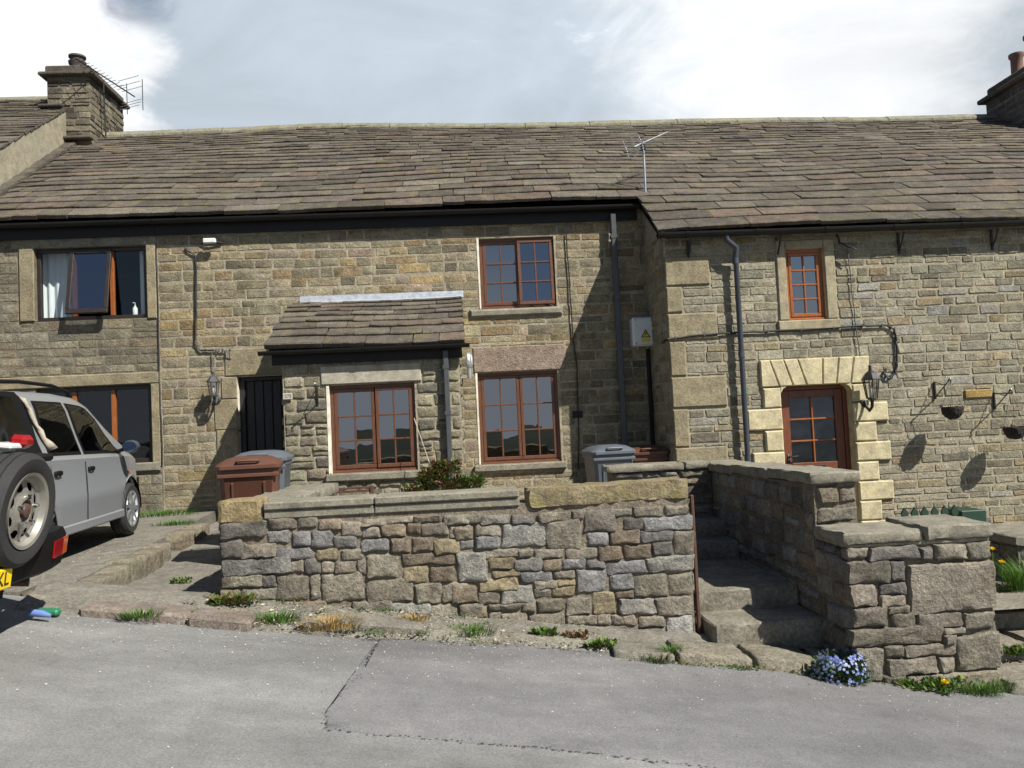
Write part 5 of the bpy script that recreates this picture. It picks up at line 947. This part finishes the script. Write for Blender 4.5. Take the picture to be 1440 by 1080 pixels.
cable([(-4.285, yc+.012, 4.42), (-4.27, yc+.012, 3.4), (-4.285, yc+.012, 2.3), (-4.26, yc, 1.6), (-4.275, yc, 1.25), (-4.4, yc, 1.22)], .009, 'thin dark cable running down the joint beside the left cottage windows'); cable([(-3.53, yc, 2.84), (-3.52, yc, 2.6), (-3.49, yc, 2.5)], .007, 'short thin cable feeding the small grey lantern', 'cable_grey')
cable([(1.66, yc, 4.40), (1.67, yc, 3.6), (1.69, yc, 2.8), (1.72, yc, 2.4), (1.70, yc, 1.6), (1.66, yc, .9)], .010, 'thin dark cable running down the wall right of the brown windows')
yr = R_Y-.035; cable([(2.80, yr+.3, 2.64), (2.80, yr, 2.655), (3.3, yr, 2.69), (3.84, yr, 2.70), (4.4, yr, 2.70), (4.98, yr, 2.71), (5.5, yr, 2.725), (5.83, yr, 2.71), (5.93, yr, 2.66), (5.95, yr, 2.54), (5.94, yr, 2.2), (5.90, yr, 2.05), (5.80, yr, 2.0), (5.74, yr, 2.06), (5.78, yr, 2.12)], .015, 'thick black cable clipped across the right cottage above its door', clips_=4)
cable([(5.36, yr, 3.86), (5.37, yr, 3.2), (5.40, yr, 2.7), (5.43, yr, 2.3), (5.44, yr, 2.1)], .007, 'thin cable from the eaves down to the black lantern', 'cable_grey'); cable([(5.22, yr, 3.99), (5.24, yr-.03, 3.86), (5.33, yr-.1, 3.80), (5.42, yr-.12, 3.75)], .014, 'short black cable stub hooked under the eaves right of the small window'); cable([(2.86, 11.98, 4.78), (2.83, 11.95, 4.6), (2.78, 12.02, 4.3), (2.74, 12.06, 4.0), (2.76, 12.06, 3.9)], .009, 'pale aerial lead hanging below the roof valley', 'cable_grey')
# aerials
t = thing('tv_aerial', 'grey television aerial on a mast over the roof step', 'aerial', (2.86, 12.0, 4.4)); MB().tube([(2.86, 12.0, 4.35), (2.875, 12.0, 5.72)], .016).build('mast', 'galv', t, smooth=60); B0, B1 = Vector((2.72, 11.93, 5.62)), Vector((3.36, 12.42, 6.0)); MB().tube([B0, B1], .011).build('boom', 'galv', t); dv = (B1-B0).normalized(); sd = dv.cross(Vector((0, 0, 1))).normalized(); uv = sd.cross(dv).normalized()
for i in range(15): p = B0+(B1-B0)*(.12+.87*i/14); l = .10-.002*i; MB().tube([p-sd*l, p+sd*l], .0045, 5).build('element', 'galv', t)
for s in (-1, 1):
    for i in range(4): p = B0+uv*s*(.03+.035*i)-dv*.01*i; MB().tube([p-sd*.16, p+sd*.16], .005, 5).build('reflector_rod', 'galv', t)
    for q in (-1, 1): MB().tube([B0+sd*q*.15, B0+uv*s*.15+sd*q*.15-dv*.03], .006, 5).build('reflector_rod', 'galv', t)
MB().box(2.83, 2.90, 11.97, 12.03, 5.58, 5.68, .01).build('clamp', 'black_plastic', t)
t = thing('tv_aerial', 'dark television aerial fixed to the right side of the left chimney', 'aerial', (-6.4, 15.6, 7.6)); MB().tube([(-6.36, 15.55, 7.3), (-6.36, 15.5, 8.32)], .015).build('mast', 'black_iron', t); B0, B1 = Vector((-6.52, 14.75, 8.42)), Vector((-5.95, 15.9, 8.18)); MB().tube([B0, B1], .012).build('boom', 'black_iron', t); dv = (B1-B0).normalized(); sd = dv.cross(Vector((0, 0, 1))).normalized()
for i in range(13): p = B0+(B1-B0)*(.02+.75*i/12); MB().tube([p-sd*.12, p+sd*.12], .0045, 5).build('element', 'black_iron', t)
for z0 in (-.28, -.2, -.12, .12, .2, .28): p = B1+Vector((0, 0, z0)); MB().tube([p-sd*.26-dv*abs(z0)*.5, p+sd*.26-dv*abs(z0)*.5], .0055, 5).build('reflector_rod', 'galv', t)
for q in (-1, 1): MB().tube([B1+sd*q*.2+Vector((0, 0, -.3)), B1+sd*q*.2+Vector((0, 0, .3))], .008, 5).build('reflector_rod', 'black_iron', t)
# hanging basket brackets and baskets
def hook(x, z, label, y=R_Y, dx=.02):
    t = thing('basket_bracket', label, 'bracket', (x, y, z), 'hanging basket brackets', local=True); MB().box(-.012, .012, -.035, -.01, -.10, .14, .004).build('wall_bar', 'black_iron', t); tip = Vector((dx, -.36, .16))
    MB().tube([(0, -.02, -.08), tip], .007, 6).tube([(0, -.02, .13), Vector((dx*.8, -.26, .08))], .006, 6).build('arm', 'black_iron', t); MB().lathe([(.003, -.014), (.012, -.008), (.014, 0), (.012, .008), (.003, .014)], tip, 10).build('ball', 'galv', t, smooth=True)
    q = [tip+Vector((0, .02+.03*math.cos(a), -.03+.03*math.sin(a))) for a in [i*.5 for i in range(10)]]; MB().tube(q, .005, 5).build('scroll', 'black_iron', t); return tip
for i, (x, z, lb) in enumerate(((6.45, 1.78, 'black bracket of the left hanging basket on the right cottage'), (7.28, 1.60, 'black bracket of the right hanging basket, near the picture edge'))):
    tip = hook(x, z, lb)+Vector((x, R_Y, z)); c = Vector((tip.x, tip.y+.0, 1.54-.33*0 if i == 0 else 1.235)); t = thing('hanging_basket', ('left', 'right')[i]+' one of the two dark hanging baskets on the right cottage wall', 'basket', tuple(c), 'hanging baskets', local=True)
    rr = random.Random(60+i); rad = .135; k = MB().lathe([(rad, .03), (rad*1.0, .0), (rad*.92, -.06), (rad*.7, -.105), (rad*.35, -.13), (.01, -.135)], (0, 0, 0), 20, caps=False); k.v = [(a+rr.uniform(-.008, .008), c_+rr.uniform(-.008, .008), e+rr.uniform(-.008, .008)) for a, c_, e in k.v]; k.build('bowl', 'moss_wire', t); MB().lathe([(rad*.95, .0), (rad*.4, .025), (.005, .03)], (0, 0, 0), 16, caps=False).build('soil', 'earth', t)
    for a in (0, 2.1, 4.2): MB().tube([(rad*math.cos(a), rad*math.sin(a), .03), tuple(tip-c)], .0022, 4).build('chain', 'black_iron', t)
    k = MB()
    for q in range(16): a = rr.uniform(0, 6.3); p = Vector((rad*.8*math.cos(a), rad*.8*math.sin(a), .01)); k.tube([p, p*1.25+Vector((0, 0, rr.uniform(.0, .06))), p*1.5+Vector((0, 0, rr.uniform(-.03, .05)))], .003, 4)
    k.build('dead_stems', 'moss_wire', t)
hook(-1.86, 2.08, 'empty black basket bracket on the porch left of its window', P_Y, .03)
# green trough with pickets
t = thing('picket_planter', 'dark green trough with pointed pickets against the right cottage wall', 'planter', (5.85, 10.2, -.06)); MB().box(5.32, 6.1, 10.02, 10.06, .15, .19).build('rail', 'green_paint', t)
for i in range(6):
    x = 5.40+i*.128; f_ = lambda a, c, d: (x+a*.95, d, c+(.10 if c > 0 else 0)); MB().prism([(-.04, -.06), (.04, -.06), (.04, .09), (.022, .115), (.045, .16), (.045, .19), (0, .255), (-.045, .19), (-.045, .16), (-.022, .115), (-.04, .09)], f_, 9.98, 10.01).build('picket', 'green_paint', t)
MB().box(6.10, 6.42, 9.95, 10.35, -.06, .28, .01).build('box_end', 'green_paint', t); MB().box(5.34, 6.09, 10.07, 10.35, -.06, .17).build('trough', 'green_paint', t)
MB().box(-1.66, -1.15, 10.42, 10.50, .90, .925).box(-1.66, -1.15, 10.42, 10.44, .86, .89).box(-1.67, -1.64, 10.40, 10.52, .52, .93).box(-1.17, -1.14, 10.40, 10.52, .52, .93).build('boot_rack', 'rust', None, label='low reddish-brown rack on the ground under the porch window', cat='rack')
# inside the left upper window
def curtain(x0, x1, label, y=F_Y+.27, z0=3.34, z1=4.5):
    k = MB(); n = 40; V = []
    for i in range(n+1):
        t_ = i/n; x = x0+(x1-x0)*t_; V += [(x, y+.022*math.sin(t_*26)+.004*math.sin(t_*61), z0), (x+.01*math.sin(t_*9), y+.018*math.sin(t_*26+.3), (z0+z1)/2), (x, y+.014*math.sin(t_*26), z1)]
    k.add(V, [(i*3+j, i*3+3+j, i*3+4+j, i*3+1+j) for i in range(n) for j in (0, 1)]).build('curtain', 'curtain', None, smooth=True, label=label, cat='curtain', group='white curtains in the left upper window')
curtain(-6.10, -5.62, 'white curtain at the left side of the upper left window'); curtain(-4.62, -4.36, 'narrow white curtain at the right side of the upper left window')
t = thing('bottle', 'small white pump bottle on the upper left window sill', 'bottle', (-4.66, F_Y+.16, 3.45)); MB().lathe([(.035, 0), (.035, .10), (.015, .125), (.015, .14)], (-4.66, F_Y+.16, 3.45), 14).build('bottle_body', 'bottle_white', t, smooth=40); MB().tube([(-4.66, F_Y+.16, 3.58), (-4.66, F_Y+.16, 3.63), (-4.69, F_Y+.15, 3.63)], .007).build('pump', 'bottle_white', t)
# litter by the dark car's wheel
zl = road_z(-2.75)+.02
t = MB().box(-3.02, -2.84, 5.94, 6.02, zl, zl+.045, .015).xf(lambda p: Vector((p.x, p.y+.25*(p.x+2.75)*-.6, p.z+.03*math.sin(p.x*9)-.138*(p.x+2.75)))).build('plastic_tray', 'green_plastic', None, label='bright green piece of plastic litter beside the dark car', cat='litter')
MB().tube([(-2.97, 5.86, zl+.055), (-2.89, 5.85, zl+.045), (-2.83, 5.845, zl+.03)], [.024, .024, .012], 10).build('plastic_bottle', 'blue_plastic', None, smooth=50, label='crushed blue plastic bottle next to the green litter', cat='bottle')

# ------------------------------------------------------------------ plants
def leafy(k, c, d, l, w, col, r, curl=.25):
    d = Vector(d).normalized(); s = d.cross(Vector((r.uniform(-.3, .3), r.uniform(-.3, .3), 1))).normalized(); n = s.cross(d); c = Vector(c)
    k.add([c, c+d*l*.45+s*w*.5+n*curl*l*.12, c+d*l-n*curl*l*.3, c+d*l*.45-s*w*.5+n*curl*l*.12], [(0, 1, 2), (0, 2, 3)], col)
def rdir(r, up=.3):
    a = r.uniform(0, 6.283); z = r.uniform(-.3, 1)*.8+up*.4; return Vector((math.cos(a), math.sin(a), z)).normalized()
t = thing('shrub', 'bushy shrub with red and green leaves under the porch corner', 'shrub', (-.30, 9.7, .52)); r = random.Random(91); k = MB(); C = Vector((-.30, 9.75, .80))
blobs = [(Vector((-.30, 9.75, .82)), .34), (Vector((-.52, 9.7, .80)), .24), (Vector((-.02, 9.75, .80)), .27), (Vector((-.22, 9.78, 1.08)), .20), (Vector((-.36, 9.7, 1.0)), .18), (Vector((.08, 9.7, .92)), .16)]
for i in range(3400):
    c, rad = r.choice(blobs); d = rdir(r); p = c+d*rad*(r.random()**.4)*Vector((1, .9, .85)).length/1.6
    red = r.random() < (.42 if p.x < -.05 else .12); col = vary((.13, .032, .02) if red and p.z > .8 else ((.05, .10, .02) if r.random() < .7 else (.13, .17, .03)), r, .3); leafy(k, p, d+rdir(r)*.8, r.uniform(.04, .08), r.uniform(.018, .032), col, r)
k.build('foliage', 'leaf', t)
for i in range(9): d = rdir(r, 1.2); MB().tube([(-.3+r.uniform(-.05, .05), 9.75, .5), tuple(Vector((-.3, 9.75, .6))+d*.15), tuple(Vector((-.3, 9.75, .7))+d*.35)], [.012, .009, .004], 5).build('stem', 'rust', t)
MB().tube([(-.42, 10.4, 1.15), (-.62, 10.82, 1.75)], .0055).build('garden_cane', 'canvas_tan', None, label='thin tan cane leaning on the porch above the shrub', cat='cane')
def flowers(name, label, cat, c, rx, ry, rz, nl, nf, lc, fcs, seed, fs=.018):
    t = thing(name, label, cat, c); r = random.Random(seed); k = MB(); C = Vector(c)
    for i in range(nl):
        d = rdir(r); q = r.random()**.45; p = C+Vector((d.x*rx*q, d.y*ry*q, abs(d.z)*rz*q)); leafy(k, p, d+rdir(r)*.6, r.uniform(.03, .055), r.uniform(.010, .018), vary(lc, r, .35), r)
    k.build('foliage', 'leaf', t); k = MB()
    for i in range(nf):
        d = rdir(r, .8); d.z = abs(d.z); d.y = -abs(d.y) if r.random() < .6 else d.y; p = C+Vector((d.x*rx*1.05, d.y*ry*1.05, d.z*rz*1.08)); col = vary(r.choice(fcs), r, .15); s = d.cross(Vector((0, 0, 1.01))).normalized(); u = s.cross(d)
        for q in range(5): a = q*1.2566+r.random()*.2; e = s*math.cos(a)+u*math.sin(a); f_ = s*math.cos(a+.6)+u*math.sin(a+.6); g_ = s*math.cos(a-.6)+u*math.sin(a-.6); k.add([p, p+g_*fs*.7, p+e*fs, p+f_*fs*.7], [(0, 1, 2, 3)], col)
    k.build('blossom', 'leaf', t); return t
flowers('flower_clump', 'clump of small blue flowers at the foot of the pier', 'flowers', (2.60, 5.83, road_z(2.6)), .20, .15, .25, 1500, 210, (.05, .09, .03), [(.20, .26, .56), (.30, .36, .62), (.14, .18, .45), (.42, .46, .66)], 92, .012)
flowers('wallflower_plant', 'orange wallflowers in the dark corner by the top of the steps', 'flowers', (1.99, 8.25, .17), .13, .18, .75, 700, 22, (.02, .045, .015), [(.75, .2, .01), (.8, .5, .02)], 93, .03)
def tuft(label, c, n, h, sp, cols, seed, broad=False):
    t = MB(); r = random.Random(seed); C = Vector(c)
    for i in range(n):
        a = r.uniform(0, 6.283); q = r.random()**.6*sp; p = C+Vector((q*math.cos(a)*1.6, q*math.sin(a)*.7, 0)); d = Vector((math.cos(a)*r.uniform(.1, .7), math.sin(a)*r.uniform(.1, .7), 1)).normalized(); l = h*r.uniform(.5, 1.1); col = vary(r.choice(cols), r, .25)
        if broad: leafy(t, p+Vector((0, 0, r.uniform(0, h*.5))), d+rdir(r), l*.6, l*.35, col, r)
        else:
            s = Vector((-math.sin(a), math.cos(a), 0))*r.uniform(.002, .0045); m1 = p+d*l*.55; tp = p+d*l+Vector((math.cos(a), math.sin(a), -.4))*l*.25; t.add([p-s, p+s, m1+s*.8, m1-s*.8, tp], [(0, 1, 2, 3), (3, 2, 4)], col)
    return t.build('weed_tuft' if broad else 'grass_tuft', 'leaf', None, label=label, cat='weeds' if broad else 'grass', group='weeds and grass along the kerb')
G = [(.07, .16, .02), (.10, .20, .03), (.05, .11, .02)]; D = [(.34, .25, .09), (.30, .17, .07), (.40, .30, .10)]; B_ = [(.08, .15, .02), (.13, .19, .03), (.05, .10, .02)]
def kz(x): return road_z(x)+.03
TU = [('straw-coloured dry grass at the wall foot left of centre', (-1.02, 6.12, kz(-1.0)), 420, .10, .15, D, 0), ('bright green grass beside the straw-coloured dry grass', (-1.42, 6.18, kz(-1.4)), 300, .09, .12, G, 0), ('green grass tuft below the brown stones near the middle of the wall foot', (.0, 6.22, kz(.0)), 300, .08, .12, G, 0),
 ('small bright weed left of the right end of the wall', (.55, 6.28, kz(.55)), 120, .10, .06, B_, 1), ('leafy weed at the left end of the flagstone kerb', (.95, 6.12, kz(.95)), 120, .09, .07, B_, 1), ('grass growing between the two left flagstones', (1.44, 6.05, road_z(1.44)+.03), 160, .10, .05, G, 0), ('dark weed at the foot of the left flagstone', (1.30, 5.90, road_z(1.3)), 120, .09, .06, [(.05, .08, .02)], 0), ('short grass under the middle flagstone edge', (1.86, 5.90, road_z(1.86)), 120, .05, .08, G, 0),
 ('leafy weeds sprawling at the foot of the driveway corner', (-2.90, 6.32, .34), 520, .12, .14, B_, 1), ('green grass on the path by the driveway edging', (-2.48, 6.42, .33), 260, .10, .10, G, 0), ('weeds in the gap at the road edge of the path', (-2.30, 6.02, kz(-2.3)), 200, .07, .10, G, 0), ('lone weed growing in the concrete path', (-2.55, 7.6, .34), 90, .07, .06, B_, 1), ('brown and green weeds at the left corner of the yard wall', (-1.78, 6.42, kz(-1.8)+.03), 240, .10, .11, [(.12, .10, .03), (.07, .12, .02)], 1),
 ('low weeds spreading along the front foot of the pier', (3.25, 5.80, road_z(3.25)+.005), 300, .09, .16, B_, 1), ('fresh grass at the right front corner of the pier', (3.62, 5.78, road_z(3.62)+.005), 260, .11, .12, G, 0), ('large grass tuft against the low wall at the right edge', (4.92, 7.1, -.05), 500, .32, .14, G, 0), ('grass strip below the house wall behind the silver car', (-4.2, 11.8, .58), 500, .10, .35, G, 0), ('grass by the front wheel of the silver car', (-3.6, 10.6, .565), 260, .08, .18, G, 0), ('pale dry wisps on the kerb below the middle of the wall', (-.42, 6.3, kz(-.4)+.05), 120, .08, .08, D, 0), ('dry brown weed right of the middle of the wall foot', (.78, 6.28, kz(.78)), 100, .09, .07, [(.20, .10, .05), (.09, .10, .03)], 1), ('weed clump on the flagstone steps at the right edge', (4.25, 6.28, -.36), 140, .10, .08, B_, 1)]
for i, (lb, c, n, h, sp, cols, br) in enumerate(TU): tuft(lb, c, n, h, sp, cols, 200+i, br)
def dandelion(label, c, h, seed):
    t = thing('dandelion', label, 'flower', c, 'dandelions', local=True); r = random.Random(seed); MB().tube([(0, 0, 0), (.006, 0, h)], .004, 5).build('stalk', 'green_stem', t); k = MB()
    for i in range(46): a = r.uniform(0, 6.28); e = r.uniform(.1, 1.2); d = Vector((math.cos(a)*math.cos(e), math.sin(a)*math.cos(e), math.sin(e))); s = d.cross(Vector((0, 0, 1))).normalized()*.005; p = Vector((.006, 0, h)); k.add([p-s, p+s, p+d*.032+s*.6, p+d*.032-s*.6], [(0, 1, 2, 3)], vary((.85, .60, .01), r, .1))
    k.build('bloom', 'leaf', t); k = MB()
    for i in range(9): a = i*.7; leafy(k, (0, 0, .005), (math.cos(a), math.sin(a), .35), .10, .028, vary((.06, .13, .02), r, .2), r)
    k.build('leaf', 'leaf', t)
for i, (lb, c, h) in enumerate((('large yellow dandelion at the foot of the pier', (3.28, 5.70, road_z(3.28)), .07), ('upper yellow dandelion in front of the dark wall end at right', (4.70, 7.25, -.05), .33), ('lower yellow dandelion in front of the dark wall end at right', (4.68, 7.1, -.05), .24), ('yellow dandelion on the flagstones right of the pier', (4.02, 6.72, -.14), .05), ('yellow dandelion in the weeds by the driveway corner', (-2.42, 6.30, .32), .06))): dandelion(lb, c, h, 300+i)
# fallen petals and grit on the road
r = random.Random(400); k = MB()
def chip(x, y, z, s, col):
    P = [Vector((x+r.uniform(-s, s), y+r.uniform(-s, s), z+r.uniform(.2, 1)*s*.5)) for _ in range(4)]+[Vector((x, y, z+s*.7))]; k.add(P, [(0, 1, 4), (1, 2, 4), (2, 3, 4), (3, 0, 4)], col)
for i in range(2600):
    x = r.uniform(-3.3, 4.2); t_ = abs(r.gauss(0, .5)); y = 6.05-t_*(1 if r.random() < .75 else 2.5)
    if y < 3.4: continue
    chip(x, y, rz2(x, y)+.006, r.uniform(.003, .009), vary((.50, .47, .42) if r.random() < .65 else (.2, .18, .16), r, .2))
for i in range(1500): x = r.uniform(-2.0, 1.0); y = r.uniform(6.03, 6.58); chip(x, y, kz(x)+.0+.05*max(0, min(1, (y-6.1)/.4))-.005, r.choice((.006, .008, .010, .014, .022)), vary((.32, .29, .23), r, .35))
for i in range(260): y = r.uniform(6.8, 10.5); x = slab_edge(y)-r.uniform(.1, 1.2); chip(x, y, slab_z(x, y), r.uniform(.004, .010), vary((.45, .42, .36), r, .2))
k.build('grit', 'chips', None, kind='stuff', label='pale grit and fallen petals scattered along the road edge', cat='grit')

# low weeds, moss and dead stems in the cracks along the wall foot and kerb
r = random.Random(410); k = MB()
for i in range(150):
    t_ = r.random(); x = r.uniform(-2.1, 2.5) if t_ < .8 else r.uniform(2.8, 3.8)
    y = (r.choice((r.gauss(6.54, .02), r.gauss(6.06, .04), r.uniform(6.1, 6.5))) if x < .95 else r.gauss(5.91, .015)) if x < 2.6 else r.gauss(5.86, .02)
    z = (kz(x)+.05*max(0, min(1, (y-6.1)/.4))-.005) if x < .95 else road_z(x)
    c = r.choice(((.06, .12, .02), (.09, .16, .03), (.12, .12, .03), (.22, .16, .07), (.05, .08, .02))); n = r.randint(6, 26); sp = r.uniform(.02, .09); dead = c[0] > .2
    for q in range(n):
        P = Vector((x+r.gauss(0, sp), y+r.gauss(0, sp*.3), z)); d = rdir(r, .6)
        if dead or r.random() < .3:
            d.z = abs(d.z)+.2; s_ = Vector((.0015, .001, 0)); l = r.uniform(.03, .10); k.add([P-s_, P+s_, P+d*l], [(0, 1, 2)], vary(c, r, .3))
        else: leafy(k, P+Vector((0, 0, r.uniform(0, .02))), d, r.uniform(.015, .04), r.uniform(.008, .018), vary(c, r, .3), r)
k.build('ground_cover', 'leaf', None, kind='stuff', label='low weeds and moss in the cracks along the wall foot', cat='weeds')
